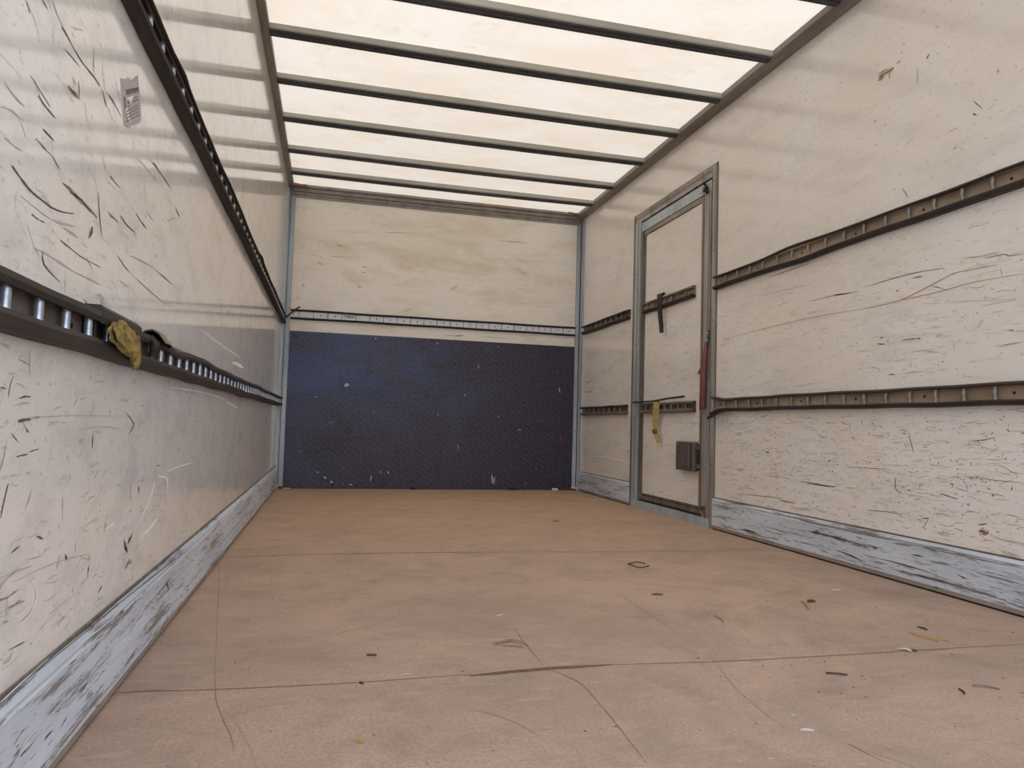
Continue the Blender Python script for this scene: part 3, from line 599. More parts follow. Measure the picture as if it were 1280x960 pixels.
    ('wood',[2114,150,2113,152,2094,146,2092,151,2073,143,2071,148,2052,142,2052,143]),
    ('wood',[2067,21,2066,24,2063,18,2059,24,2057,16,2053,23,2050,17,2049,19]),
    ('wood',[2165,-20,2164,-18,2154,-22,2152,-18,2142,-23,2140,-19,2129,-23,2128,-21]),
    ('wood',[1901,104,1901,106,1844,102,1843,105,1789,100,1788,104,1736,100,1735,101]),
    ('wood',[1917,42,1916,44,1888,41,1886,45,1859,41,1858,45,1830,42,1830,44]),
  ],
  'L0.015': [
    ('dark',[1596,245,1599,243,1583,245,1593,241,1574,243,1583,240,1568,241,1571,239]),
    ('dark',[1878,186,1884,184,1870,186,1888,182,1867,185,1885,180,1871,182,1877,180]),
    ('dark',[1936,128,1941,127,1943,119,1957,117,1955,109,1969,107,1971,99,1976,98]),
    ('dark',[1533,154,1530,156,1543,152,1535,157,1551,152,1542,157,1555,153,1552,155]),
    ('dark',[1537,187,1535,188,1549,186,1544,189,1561,186,1555,189,1570,187,1568,188]),
    ('dark',[1316,183,1315,184,1332,182,1329,184,1347,181,1343,184,1361,182,1360,182]),
    ('dark',[1015,176,1014,177,1050,176,1047,178,1086,176,1084,178,1125,177,1124,178]),
    ('white',[1063,162,1062,162,1110,162,1108,163,1186,163,1184,165,1269,163,1266,165,1356,162,1353,164,1456,159,1453,161,1532,158,1530,159]),
    ('dark',[1124,181,1123,182,1164,181,1162,182,1229,179,1227,181,1303,178,1300,180,1380,177,1376,179,1474,176,1470,179,1585,175,1581,177,1747,171,1742,174,1965,166,1960,169,2149,162,2146,163]),
    ('white',[1178,119,1177,119,1199,118,1196,120,1220,118,1217,120,1242,118,1240,119]),
    ('dark',[1257,147,1256,147,1268,146,1266,148,1279,146,1276,148,1289,146,1288,147]),
    ('dark',[1389,147,1388,148,1405,146,1402,148,1420,145,1417,147,1434,145,1433,146]),
    ('grey',[1117,141,1116,142,1151,141,1147,144,1185,142,1182,144,1221,143,1219,144]),
    ('dark',[1320,84,1318,85,1333,84,1330,86,1347,85,1343,87,1359,86,1357,87]),
    ('dark',[1725,113,1722,115,1743,112,1735,116,1760,112,1752,116,1774,113,1771,115]),
    ('dark',[1026,178,1025,178,1058,179,1057,180,1110,181,1108,182,1167,183,1165,184,1229,183,1226,184,1302,182,1299,184,1383,182,1380,184,1485,183,1483,185,1610,184,1607,186,1707,186,1706,187]),
    ('white',[1014,182,1013,183,1031,182,1030,184,1058,183,1056,185,1085,184,1083,186,1113,185,1111,186,1144,186,1143,187,1166,186,1165,187]),
    ('grey',[2501,100,2474,106,2538,101,2464,117,2552,107,2477,123,2542,118,2514,124]),
    ('grey',[1885,73,1882,74,1902,75,1892,78,1915,78,1905,81,1926,82,1922,83]),
  ],
  'B': [
    ('dark',[113,2176,111,2177,119,2184,113,2187,122,2193,117,2195,124,2203,122,2204]),
    ('grey',[123,1614,127,1616,129,1592,139,1598,138,1572,148,1577,150,1553,154,1555]),
    ('olive',[92,1497,95,1501,103,1484,110,1494,115,1475,122,1484,130,1468,132,1472]),
    ('dark',[587,1767,587,1769,598,1766,598,1772,608,1767,608,1773,619,1770,619,1772]),
    ('dark',[589,1728,589,1731,597,1724,598,1731,605,1723,607,1730,614,1723,615,1726]),
    ('brown',[380,1931,381,1933,397,1926,398,1932,413,1923,415,1929,431,1922,431,1924]),
    ('olive',[224,1793,228,1799,242,1773,253,1788,263,1758,274,1773,288,1747,291,1753]),
    ('olive',[541,1625,544,1631,559,1607,569,1623,581,1594,590,1609,605,1585,609,1591]),
    ('grey',[178,2234,176,2235,185,2240,181,2244,191,2247,186,2251,195,2255,194,2257]),
    ('white',[1271,2051,1272,2054,1338,2044,1339,2051,1406,2039,1407,2046,1474,2036,1475,2039]),
    ('grey',[1265,1257,1265,1260,1321,1254,1321,1261,1376,1253,1377,1259,1432,1254,1432,1256]),
    ('brown',[1339,1255,1338,1257,1370,1257,1369,1263,1401,1261,1400,1267,1432,1267,1432,1269]),
    ('grey',[1567,1262,1567,1264,1658,1261,1658,1267,1750,1262,1750,1267,1842,1264,1842,1266]),
    ('olive',[1289,1615,1284,1622,1326,1633,1311,1653,1359,1658,1344,1678,1387,1689,1382,1697]),
    ('olive',[1823,1860,1826,1867,1880,1836,1887,1855,1939,1818,1946,1837,2001,1806,2003,1812]),
    ('grey',[1679,2089,1679,2091,1771,2086,1771,2093,1864,2086,1865,2092,1959,2087,1959,2089]),
    ('olive',[901,1424,899,1429,945,1433,940,1447,987,1447,983,1461,1029,1465,1027,1471]),
    ('grey',[747,2069,747,2071,833,2071,833,2077,919,2075,919,2080,1006,2080,1006,2082]),
    ('olive',[317,1833,317,1839,378,1829,379,1844,440,1830,441,1845,503,1836,503,1842]),
  ],
  'B-0.012': [
    ('pale',[709,1199,712,1201,709,1194,716,1202,711,1193,718,1200,715,1193,718,1196]),
    ('pale',[1205,1182,1204,1184,1211,1183,1208,1189,1217,1186,1213,1193,1221,1191,1220,1194]),
    ('pale',[1718,1187,1719,1190,1721,1185,1723,1192,1725,1184,1726,1192,1729,1186,1729,1189]),
    ('pale',[1556,1026,1559,1026,1556,1016,1564,1018,1559,1007,1566,1009,1563,999,1566,1000]),
    ('pale',[488,805,485,814,501,802,494,825,513,806,505,828,522,817,519,825]),
    ('pale',[717,609,718,610,720,605,722,610,723,603,726,608,727,603,728,605]),
    ('pale',[1233,609,1235,610,1233,605,1239,607,1235,601,1240,603,1238,597,1240,598]),
    ('pale',[2262,872,2265,872,2263,854,2271,855,2267,836,2274,838,2273,819,2275,819]),
    ('pale',[1445,780,1447,782,1447,773,1453,778,1451,768,1457,773,1458,764,1460,766]),
    ('pale',[1738,606,1739,608,1739,602,1743,608,1742,600,1746,606,1746,600,1748,602]),
    ('pale',[267,711,267,714,274,709,273,716,280,709,280,716,286,712,286,714]),
    ('chip',[406,524,410,526,407,517,416,523,410,511,420,518,416,508,420,511]),
    ('chip',[526,566,528,570,528,559,535,569,533,556,540,565,540,555,542,558]),
    ('chip',[1901,635,1900,639,1908,633,1905,645,1914,634,1910,646,1919,640,1917,644]),
    ('pale',[1911,496,1911,499,1922,495,1922,501,1933,495,1933,501,1944,497,1944,499]),
    ('chip',[1398,331,1406,339,1399,317,1420,340,1406,311,1427,333,1420,311,1428,319]),
    ('pale',[1406,362,1409,362,1406,354,1412,356,1408,348,1414,349,1411,341,1414,342]),
    ('chip',[154,288,155,294,166,281,168,298,179,279,180,296,192,283,192,289]),
    ('chip',[258,906,260,910,263,900,267,911,268,898,273,909,275,899,277,903]),
    ('pale',[411,61,417,64,412,46,427,53,417,33,433,40,428,22,434,25]),
    ('chip',[404,29,404,37,417,20,418,44,431,19,432,42,446,25,446,34]),
    ('pale',[355,89,357,93,362,82,366,93,369,79,373,90,378,79,380,83]),
    ('chip',[505,57,510,57,503,48,514,49,504,39,515,40,508,30,513,30]),
    ('pale',[553,33,552,36,560,30,560,39,568,30,568,39,576,33,575,36]),
    ('pale',[722,105,725,104,718,90,726,89,716,75,724,73,716,59,719,59]),
    ('chip',[782,133,788,137,783,122,798,132,789,114,803,124,799,109,804,113]),
    ('pale',[789,140,793,142,788,134,798,140,790,130,800,136,795,128,799,130]),
    ('pale',[846,140,850,142,845,133,856,138,848,127,859,132,854,123,858,125]),
    ('chip',[818,135,823,136,818,124,829,127,821,114,832,117,827,105,832,106]),
    ('pale',[1700,125,1704,125,1699,99,1710,99,1701,73,1712,73,1707,47,1711,47]),
    ('pale',[1722,105,1726,104,1719,84,1728,84,1718,64,1727,63,1720,43,1723,43]),
    ('chip',[2006,587,2007,589,2015,578,2020,585,2027,571,2031,578,2039,567,2041,569]),
    ('chip',[2072,584,2072,587,2101,577,2102,585,2130,572,2132,580,2160,570,2161,573]),
    ('chip',[253,148,255,148,252,122,258,122,253,96,259,96,256,71,258,71]),
    ('pale',[297,132,298,134,304,126,307,132,312,122,314,128,320,120,321,123]),
    ('chip',[219,488,222,485,211,486,218,477,205,482,212,472,201,474,204,471]),
    ('chip',[1844,208,1845,210,1850,203,1853,209,1858,200,1860,205,1866,198,1867,200]),
    ('chip',[2061,179,2062,183,2071,173,2074,182,2082,170,2085,179,2094,169,2095,173]),
    ('chip',[2284,469,2287,469,2286,440,2293,441,2291,412,2298,413,2297,384,2300,385]),
    ('pale',[1982,54,1983,56,1987,50,1989,56,1993,48,1995,54,2000,48,2000,50]),
    ('chip',[572,475,574,478,575,470,580,476,579,467,584,473,584,466,586,468]),
    ('blue',[382,916,382,919,430,913,430,921,478,913,478,921,526,915,526,918]),
    ('blue',[171,971,172,974,186,957,190,963,202,945,206,951,219,935,221,937]),
    ('blue',[323,517,323,520,367,513,367,520,411,511,412,518,456,511,456,514]),
    ('blue',[96,949,99,950,95,933,104,934,97,916,106,918,102,901,105,901]),
    ('blue',[288,888,288,891,302,890,299,898,314,893,312,901,326,900,325,903]),
  ],
  'F': [
    ('crack',[-24,1552,-24,1553,6,1550,5,1552,50,1547,49,1550,91,1544,90,1547,121,1541,121,1544,152,1538,151,1541,194,1535,193,1538,258,1531,258,1535,339,1528,339,1532,423,1527,423,1530,521,1529,522,1532,630,1534,631,1536,707,1537,707,1539]),
    ('burn',[698,1527,699,1532,722,1526,724,1538,758,1528,761,1542,794,1531,798,1546,829,1533,834,1550,867,1536,872,1552,906,1538,911,1554,951,1540,956,1554,999,1541,1004,1553,1033,1544,1036,1550]),
    ('crack',[1034,1546,1035,1548,1098,1540,1099,1543,1193,1532,1195,1535,1293,1525,1295,1529,1394,1522,1397,1526,1507,1521,1510,1525,1615,1520,1619,1525,1720,1520,1724,1525,1827,1521,1831,1526,1925,1522,1929,1526,2023,1523,2027,1526,2118,1523,2121,1526,2183,1524,2185,1526]),
    ('crack',[-10,2901,-10,2904,1,2863,1,2867,17,2798,18,2801,40,2665,41,2665,69,2455,70,2455,99,2219,101,2218,126,2014,127,2014,152,1823,153,1822,175,1650,176,1649,192,1537,193,1537,201,1481,202,1481,208,1451,209,1452,217,1420,218,1421,229,1377,230,1378,243,1333,244,1334,253,1296,254,1297,259,1266,260,1266,263,1239,263,1239,265,1222,265,1222]),
    ('crack',[18,2946,17,2951,106,2954,105,2963,239,2967,238,2978,372,2978,372,2990,495,2981,496,2994,625,2981,626,2994,754,2979,755,2992,900,2975,901,2987,1052,2969,1055,2979,1158,2966,1160,2971]),
    ('crack',[1159,2967,1159,2971,1296,2952,1298,2959,1505,2931,1508,2941,1721,2915,1725,2925,1964,2906,1969,2915,2234,2900,2239,2908,2425,2898,2428,2902]),
    ('crack',[888,1903,889,1904,885,1859,886,1861,880,1797,882,1799,877,1739,879,1741,876,1680,878,1682,876,1621,878,1623,877,1583,877,1584]),
    ('crack',[886,1533,886,1535,895,1513,896,1516,908,1485,910,1488,918,1457,920,1460,922,1434,923,1437,922,1410,924,1412,921,1376,923,1378,920,1327,921,1329,917,1272,919,1273,914,1220,916,1222,911,1169,912,1170,908,1119,909,1120,905,1087,906,1088]),
    ('scuff',[78,1446,79,1444,77,1434,79,1431,76,1416,79,1412,77,1394,80,1391,79,1368,82,1365,83,1338,85,1336,85,1319,86,1318]),
    ('scuff',[125,1514,126,1515,134,1472,138,1474,145,1433,148,1434,155,1396,157,1396]),
    ('scuff',[-5,1534,-7,1540,17,1537,13,1551,48,1545,44,1561,76,1548,72,1566,98,1542,95,1559,117,1532,115,1546,130,1528,129,1533]),
    ('scuff',[31,1715,30,1716,24,1788,22,1790,11,1907,8,1910,-2,2031,-5,2035,-13,2154,-16,2159,-23,2288,-26,2293,-32,2389,-33,2391]),
    ('scuff',[544,1621,544,1622,562,1629,563,1633,581,1639,581,1643,600,1650,600,1651]),
    ('pale',[561,1561,561,1564,569,1558,570,1567,578,1558,579,1567,587,1561,587,1565]),
    ('scuff',[1274,1512,1277,1515,1261,1471,1268,1477,1246,1416,1254,1423,1233,1363,1242,1371,1225,1315,1233,1323,1218,1265,1226,1273,1214,1221,1221,1228,1212,1175,1219,1181,1212,1130,1218,1135,1214,1102,1216,1105]),
    ('dust',[785,1731,789,1751,799,1723,808,1767,822,1722,834,1776,840,1717,857,1773,854,1702,872,1751,867,1681,883,1719,878,1674,886,1690]),
    ('crack',[1285,1090,1286,1091,1289,1063,1291,1064,1294,1038,1295,1039,1299,1013,1299,1014]),
    ('scuff',[2286,3458,2293,3468,2247,3266,2260,3286,2198,3016,2212,3037,2142,2777,2156,2795,2070,2522,2081,2535,1997,2280,2005,2289,1955,2139,1958,2143]),
    ('crack',[1255,5271,1257,5283,1260,5243,1266,5275,1267,5224,1273,5256,1275,5215,1278,5227]),
    ('scuff',[388,1834,388,1836,411,1856,410,1861,446,1892,446,1898,487,1921,487,1928,537,1937,538,1944,595,1947,595,1953,635,1954,636,1957]),
    ('crack',[2118,2965,2120,2969,2211,2954,2217,2964,2307,2946,2313,2956,2405,2942,2408,2945]),
    ('scuff',[607,2109,608,2114,616,2101,618,2110,630,2088,632,2099,647,2056,649,2067,668,1989,670,1998,691,1907,693,1913,706,1854,707,1857]),
    ('scuff',[1320,2218,1323,2224,1316,2166,1324,2179,1312,2094,1322,2109,1309,2008,1318,2023,1305,1893,1313,1905,1301,1769,1308,1778,1300,1693,1303,1697]),
    ('pale',[863,1986,864,1991,871,1985,874,2001,880,1990,883,2005,890,1999,891,2005]),
  ],
}
# ------------------------------------------------------------------ wear marks (positions in millimetres on each surface)
def put_marks(mb, plane, off=0.0006):
    rnd = random.Random(5)
    for m, c in MARKS[plane]:
        n = len(c)//4
        jag = 0.0 if m in ('white', 'crack') else 0.3
        P, Q = [], []
        for i in range(n):
            a = (c[4*i]/1000, c[4*i+1]/1000); b = (c[4*i+2]/1000, c[4*i+3]/1000)
            mx, my = (a[0]+b[0])/2, (a[1]+b[1])/2
            ja = 1 + rnd.uniform(-jag, jag); jb = 1 + rnd.uniform(-jag, jag)
            P.append((mx+(a[0]-mx)*ja, my+(a[1]-my)*ja)); Q.append((mx+(b[0]-mx)*jb, my+(b[1]-my)*jb))
        k = 'mark_' + m
        def w(p):
            if plane[0] == 'L': return (float(plane[1:] or 0)+off, p[0], p[1])
            if plane[0] == 'R': return (W+float(plane[1:] or 0)-off, p[0], p[1])
            if plane[0] == 'B': return (p[0], D+float(plane[1:] or 0)-off, p[1])
            return (p[0], p[1], off)
        wid = sum(math.dist(p, q) for p, q in zip(P, Q))/n
        if wid < 0.0042 or m in ('white', 'burn', 'pale', 'crack', 'chip'):
            mb.grid([[w(p), w(q)] for p, q in zip(P, Q)], k, False); continue
        if m in ('rust', 'brown', 'dark', 'wood'):      # solid core of the stain, ragged along both sides
            core = []
            for p, q in zip(P, Q):
                a1, b1 = rnd.uniform(.12, .42), rnd.uniform(.58, .88)
                core.append([w((p[0]*(1-a1)+q[0]*a1, p[1]*(1-a1)+q[1]*a1)), w((p[0]*(1-b1)+q[0]*b1, p[1]*(1-b1)+q[1]*b1))])
            mb.grid(core, k, False)
        # a broad scrape is a bundle of broken strands
        N = 4*(n-1)
        def at(s, l):
            s = min(max(s, 0), 1)*(n-1); i0 = min(int(s), n-2); f = s-i0
            a = [P[i0][j]*(1-f)+P[i0+1][j]*f for j in (0, 1)]; c2 = [Q[i0][j]*(1-f)+Q[i0+1][j]*f for j in (0, 1)]
            return (a[0]*(1-l)+c2[0]*l, a[1]*(1-l)+c2[1]*l)
        K = min(16, int(wid/0.0013)+2)
        for q in range(K):
            l = (q+rnd.random())/K; ln = rnd.uniform(0.25, 0.8)*(1-abs(l-.5)*0.7); s0 = rnd.uniform(0, 1-ln)
            h0 = rnd.uniform(0.6, 1.25)/K; rows = []
            for z in range(8):
                t = z/7; h = h0*(0.2+math.sin(PI*t)**.5)*rnd.uniform(.45, 1.1); lc = l+rnd.uniform(-.25, .25)/K
                rows.append([w(at(s0+ln*t, lc-h*.5)), w(at(s0+ln*t, lc+h*.5))])
            mb.grid(rows, k if rnd.random() < .75 else 'mark_grey' if plane[0] in 'LRB' and m != 'wood' else k, False)

def nick(mb, place, u, v, ang, L, wd, m, rnd):
    """a small tapered scratch on a surface; place(u, v) gives the point"""
    n = 6; rows = []; wd *= 0.7
    ca, sa = math.cos(ang), math.sin(ang); bend = rnd.uniform(-0.12, 0.12)*L
    for i in range(n):
        t = i/(n-1); s = (t-0.5)*L; q = bend*math.sin(PI*t)
        h = wd*0.5*(0.15+math.sin(PI*t)**0.5)*rnd.uniform(0.35, 1.2)
        cu, cv = u+ca*s-sa*q, v+sa*s+ca*q
        rows.append([place(cu-sa*h, cv+ca*h), place(cu+sa*h, cv-ca*h)])
    mb.grid(rows, m, False)

DY0, DY1, DZ = 3.565, 4.675, 2.045      # doorway in the right wall

# ------------------------------------------------------------------ the box
mb = MB(); mb.box((-0.03, Y0, -0.06), (W+0.03, D+0.02, 0.0), 'floor')
put_marks(mb, 'F')
rnd = random.Random(11)
pl = lambda u, v: (u, v, 0.0006)
for i in range(560):
    y = 0.9+rnd.random()**1.3*4.7; x = rnd.uniform(0.05, 2.4)
    nick(mb, pl, x, y, rnd.uniform(0, PI), rnd.uniform(0.005, 0.03), rnd.uniform(0.0008, 0.0022), rnd.choice(['mark_scuff', 'mark_crack', 'mark_crack', 'mark_dust', 'mark_dust']), rnd)
for i in range(40):
    nick(mb, pl, rnd.uniform(.1, 2.3), rnd.uniform(1, 4), rnd.gauss(1.2, .6), rnd.uniform(0.08, 0.3), rnd.uniform(0.001, 0.003), rnd.choice(['mark_scuff', 'mark_dust']), rnd)
struct(mb.build('floor'))

mb = MB(); mb.box((-0.03, Y0, -0.06), (0.0, D+0.05, SKIN+0.02), 'wall_left')
put_marks(mb, 'L')
rnd = random.Random(21)
pl = lambda u, v: (0.0005, u, v)
for i in range(520):
    v = rnd.uniform(0.19, 0.62); u = 0.75+4.7*rnd.random()**1.4
    a = rnd.choice([rnd.gauss(0.0, .25), rnd.gauss(1.2, .5)])
    nick(mb, pl, u, v, a, rnd.uniform(0.008, 0.045), rnd.uniform(0.0008, 0.0030), rnd.choice(['mark_grey', 'mark_grey', 'mark_brown', 'mark_dark']), rnd)
for i in range(150):
    v = rnd.uniform(0.2, 0.34); u = 0.75+4.5*rnd.random()**1.3
    nick(mb, pl, u, v, rnd.gauss(0.05, .1), rnd.uniform(0.02, 0.09), rnd.uniform(0.001, 0.003), rnd.choice(['mark_grey', 'mark_brown', 'mark_grey']), rnd)
for i in range(330):
    v = rnd.uniform(0.72, 1.25); u = 1.0+3.8*rnd.random()**1.3
    nick(mb, pl, u, v, rnd.gauss(-0.75, .35), rnd.uniform(0.012, 0.07), rnd.uniform(0.0008, 0.0025), rnd.choice(['mark_grey', 'mark_grey', 'mark_brown', 'mark_tan']), rnd)
for i in range(100):
    nick(mb, pl, 1.4+4*rnd.random(), rnd.uniform(1.4, 2.2), rnd.gauss(-1.35, .15), rnd.uniform(0.02, 0.12), rnd.uniform(0.0008, 0.002), 'mark_tan', rnd)
struct(mb.build('wall_left'))

mb = MB()
mb.box((W, Y0, -0.06), (W+0.03, DY0+0.02, SKIN+0.02), 'wall_right')
mb.box((W, DY1-0.02, -0.06), (W+0.03, D+0.05, SKIN+0.02), 'wall_right')
mb.box((W, DY0+0.02, DZ-0.02), (W+0.03, DY1-0.02, SKIN+0.02), 'wall_right')
put_marks(mb, 'R')
rnd = random.Random(31)
pl = lambda u, v: (W-0.0005, u, v)
def indoor(u, v): return DY0-0.03 < u < DY1+0.03 and v < DZ+0.03
for i in range(1100):
    v = 0.18+0.46*rnd.random(); u = rnd.choice([rnd.uniform(1.6, 3.5), rnd.uniform(1.6, 3.5), rnd.uniform(4.7, 5.7)])
    if indoor(u, v): continue
    nick(mb, pl, u, v, rnd.gauss(0, .12), rnd.uniform(0.01, 0.075), rnd.uniform(0.0010, 0.0032), rnd.choice(['mark_grey', 'mark_brown', 'mark_tan', 'mark_tan', 'mark_brown']), rnd)
for i in range(560):
    v = rnd.uniform(0.2, 0.62); u = rnd.uniform(1.7, 3.5)
    nick(mb, pl, u, v, rnd.uniform(0, PI), rnd.uniform(0.004, 0.014), rnd.uniform(0.002, 0.006), rnd.choice(['mark_dark', 'mark_brown', 'mark_brown', 'mark_grey']), rnd)
for i in range(480):
    v = rnd.uniform(0.73, 1.3); u = rnd.choice([rnd.uniform(1.6, 3.5), rnd.uniform(1.6, 3.5), rnd.uniform(4.7, 5.7)])
    nick(mb, pl, u, v, rnd.gauss(0.05, .12), rnd.uniform(0.01, 0.08), rnd.uniform(0.0008, 0.0026), rnd.choice(['mark_grey', 'mark_brown', 'mark_tan', 'mark_grey']), rnd)
for i in range(100):
    v = rnd.uniform(0.73, 1.2); u = rnd.uniform(1.7, 3.5)
    nick(mb, pl, u, v, rnd.uniform(0, PI), rnd.uniform(0.004, 0.012), rnd.uniform(0.002, 0.005), rnd.choice(['mark_brown', 'mark_grey']), rnd)
for i in range(150):
    v = rnd.uniform(1.42, 2.3); u = rnd.uniform(1.6, 5.7)
    if indoor(u, v): continue
    nick(mb, pl, u, v, rnd.gauss(-0.2, .3), rnd.uniform(0.02, 0.12), rnd.uniform(0.0008, 0.002), rnd.choice(['mark_tan', 'mark_tan', 'mark_grey']), rnd)
struct(mb.build('wall_right'))

mb = MB(); mb.box((-0.03, D, -0.06), (W+0.03, D+0.03, SKIN+0.02), 'wall_back')
put_marks(mb, 'B')
rnd = random.Random(41)
pl = lambda u, v: (u, D-0.0005, v)
for i in range(130):
    nick(mb, pl, rnd.uniform(.05, 2.4), rnd.uniform(1.4, 2.27), rnd.gauss(0, .3), rnd.uniform(0.02, 0.14), rnd.uniform(0.0015, 0.004), rnd.choice(['mark_tan', 'mark_olive', 'mark_white', 'mark_tan']), rnd)
struct(mb.build('wall_front'))

mb = MB(); mb.face([(-0.03, Y0, SKIN), (W+0.03, Y0, SKIN), (W+0.03, D+0.03, SKIN), (-0.03, D+0.03, SKIN)], 'roof')   # the thin resin sheet
struct(mb.build('ceiling'))

# kick boards
def kick(name, side, y0, y1, z1, seed):
    mb = MB()
    X = (lambda d: d) if side == 'L' else (lambda d: W-d)
    sec = [(0, 0.020), (0.013, 0.020), (0.015, 0.024), (0.015, z1-0.022), (0.012, z1-0.019), (0.012, z1-0.014), (0.015, z1-0.011), (0.009, z1), (0, z1)]
    mb.sweep(sec, [lambda a, b, y=y: (X(a), y, b) for y in (y0, y1)], 'kick')
    # dark line above; tan lip below, then a black strip painting the gap's shadow
    mb.box((min(X(0), X(0.004)), y0, z1), (max(X(0), X(0.004)), y1, z1+0.006), 'frame_dark')
    mb.box((min(X(0), X(0.012)), y0, 0.007), (max(X(0), X(0.012)), y1, 0.020), 'trim_tan')
    mb.box((min(X(0), X(0.006)), y0, 0.0), (max(X(0), X(0.006)), y1, 0.007), 'groove')
    if name == 'baseboard_left': put_marks(mb, 'L0.015')
    if name == 'baseboard_right' and y1 < 4: put_marks(mb, 'R-0.015')
    rnd = random.Random(seed)
    pl = lambda u, v: (X(0.0156), u, v)
    for i in range(int(170*(y1-y0))):
        u = rnd.uniform(y0+.06, y1-.06); v = rnd.uniform(0.02, z1-0.026)
        nick(mb, pl, u, v, rnd.gauss(0, .1), rnd.uniform(0.008, 0.05), rnd.uniform(0.0008, 0.0034), rnd.choice(['mark_wood', 'mark_grey', 'mark_dark', 'mark_wood', 'mark_white']), rnd)
    return struct(fix_normals(mb.build(name)))
kick('baseboard_left', 'L', Y0, 5.755, 0.172, 51)
kick('baseboard_right', 'R', Y0, 3.558, 0.168, 52)
kick('baseboard_right', 'R', 4.685, 5.74, 0.158, 53)

def rivets(mb, pts, axis, m='groove', r=0.004):
    """low domed rivet heads; axis is the outward unit direction"""
    ax = Vector(axis); up = Vector((0, 0, 1)) if abs(ax.z) < .9 else Vector((1, 0, 0))
    a = ax.cross(up).normalized(); b = a.cross(ax)
    for p in pts:
        p = Vector(p); rows = []
        for h, s in ((0, 1), (0.5, .85), (0.85, .4)):
            rows.append([p + ax*h*r*0.7 + (a*math.cos(k*PI/3)+b*math.sin(k*PI/3))*r*s for k in range(6)])
        mb.grid(rows, m, True, True); mb.face(rows[-1], m)

# corner posts, header and roof rails
def post(name, side):
    mb = MB(); X = (lambda d: d) if side == 'L' else (lambda d: W-d)
    def bx(d0, d1, y0, y1, z0, z1, m):
        mb.box((min(X(d0), X(d1)), y0, z0), (max(X(d0), X(d1)), y1, z1), m)
    bx(0.012, 0.050, D-0.007, D, 0.03, 2.29, 'post')
    bx(0.0, 0.006, D-0.075, D-0.012, 0.02, 2.33, 'post')
    bx(0.004, 0.017, D-0.019, D-0.004, 0.03, 2.31, 'post')
    bx(0.0155, 0.0185, D-0.0215, D-0.006, 0.03, 2.31, 'groove')
    bx(0.049, 0.052, D-0.0055, D, 0.03, 2.29, 'frame_dark')
    rivets(mb, [(X(0.036), D-0.007, z) for z in [0.2+0.3*k for k in range(7)]], (0, -1, 0), r=.004)
    return struct(mb.build(name))
post('trim_1', 'L'); post('trim_2', 'R')
mb = MB()
sec = [(0, 2.283), (0.006, 2.283), (0.008, 2.300), (0.014, 2.303), (0.016, 2.322), (0.030, 2.328), (0.032, 2.352), (0.050, 2.358), (0.050, SKIN-0.001), (0, SKIN-0.001)]
mb.sweep(sec, [lambda a, b, x=x: (x, D-a, b) for x in (0.0, W)], 'alu_rail')
rivets(mb, [(0.12+0.32*k, D-0.0155, 2.312) for k in range(8)], (0, -1, 0))
struct(fix_normals(mb.build('trim_3')))
mb = MB()
sec = [(0, 2.343), (0.004, 2.343), (0.006, 2.347), (0.034, 2.347), (0.038, 2.350), (0.038, SKIN-0.001), (0, SKIN-0.001)]
mb.sweep(sec, [lambda a, b, y=y: (a, y, b) for y in (Y0, D)], 'alu_rail')
rivets(mb, [(0.022+0.006*(k % 2), 0.4+0.24*k, 2.347) for k in range(23)], (0, 0, -1), r=.003)
struct(fix_normals(mb.build('trim_4')))
mb = MB()
sec = [(0, 2.335), (0.006, 2.333), (0.040, 2.341), (0.042, 2.345), (0.062, 2.347), (0.064, 2.350), (0.066, SKIN-0.001), (0, SKIN-0.001)]
mb.sweep(sec, [lambda a, b, y=y: (W-a, y, b) for y in (Y0, D)], 'alu_rail')
rivets(mb, [(W-0.022, 0.4+0.31*k, 2.3365) for k in range(18)], (0, 0, -1), 'frame_dark', r=.005)
struct(fix_normals(mb.build('trim_5')))

# ------------------------------------------------------------------ yard outside the open rear
mb = MB()
mb.box((-30, -40, -1.16), (32, 30, -1.1), 'asphalt')
struct(mb.build('ground'))

# ------------------------------------------------------------------ roof bows
bows = [5.386, 4.941, 4.415, 3.911, 3.417, 2.953, 2.46, 1.97, 1.48, 0.99, 0.50, 0.02]
where = ['closest to the front wall header', 'second out from the front wall header', 'third out from the front wall header',
         'fourth out from the front wall header', 'second highest in the view', 'the highest in the view']
for i, y in enumerate(bows):
    root = empty('roof_bow', (W/2, y, H))
    sag = lambda x: -0.006*math.sin(PI*x/W)
    xs = [0.036 + (W-0.1-0.036+0.002)*k/12 for k in range(13)]
    mb = MB()
    sec = [(0.004, SKIN-0.0015), (0.0, SKIN-0.006), (0.002, 2.348), (0.008, 2.342), (0.016, 2.341), (0.018, 2.346), (0.022, 2.346), (0.024, 2.337),
           (0.034, 2.336), (0.036, 2.341), (0.040, 2.341), (0.042, 2.336), (0.052, 2.338), (0.056, 2.350), (0.056, SKIN-0.0015)]
    mb.sweep(sec, [lambda a, b, x=x: (x, y+a, b+(sag(x) if b < 2.36 else 0)) for x in [0.036]+xs[1:]+[W-0.064]], 'bow')
    fix_normals(mb.build('channel', root))
    mb = MB()
    sec = [(-0.003, SKIN-0.002), (-0.003, 2.353), (0.003, 2.347), (0.0025, SKIN-0.002)]
    mb.sweep(sec, [lambda a, b, x=x: (x, y+a, b+(sag(x) if b < 2.36 else 0)) for x in [0.037]+xs[1:]+[W-0.065]], 'bow_lit')
    fix_normals(mb.build('side_flange', root))
    lab = ('grey metal bow under the translucent roof, ' + where[i]) if i < 6 else 'grey metal roof bow above the rear opening, out of view overhead'
    tag(root, lab, 'roof beam', 'roof bows under the translucent roof')

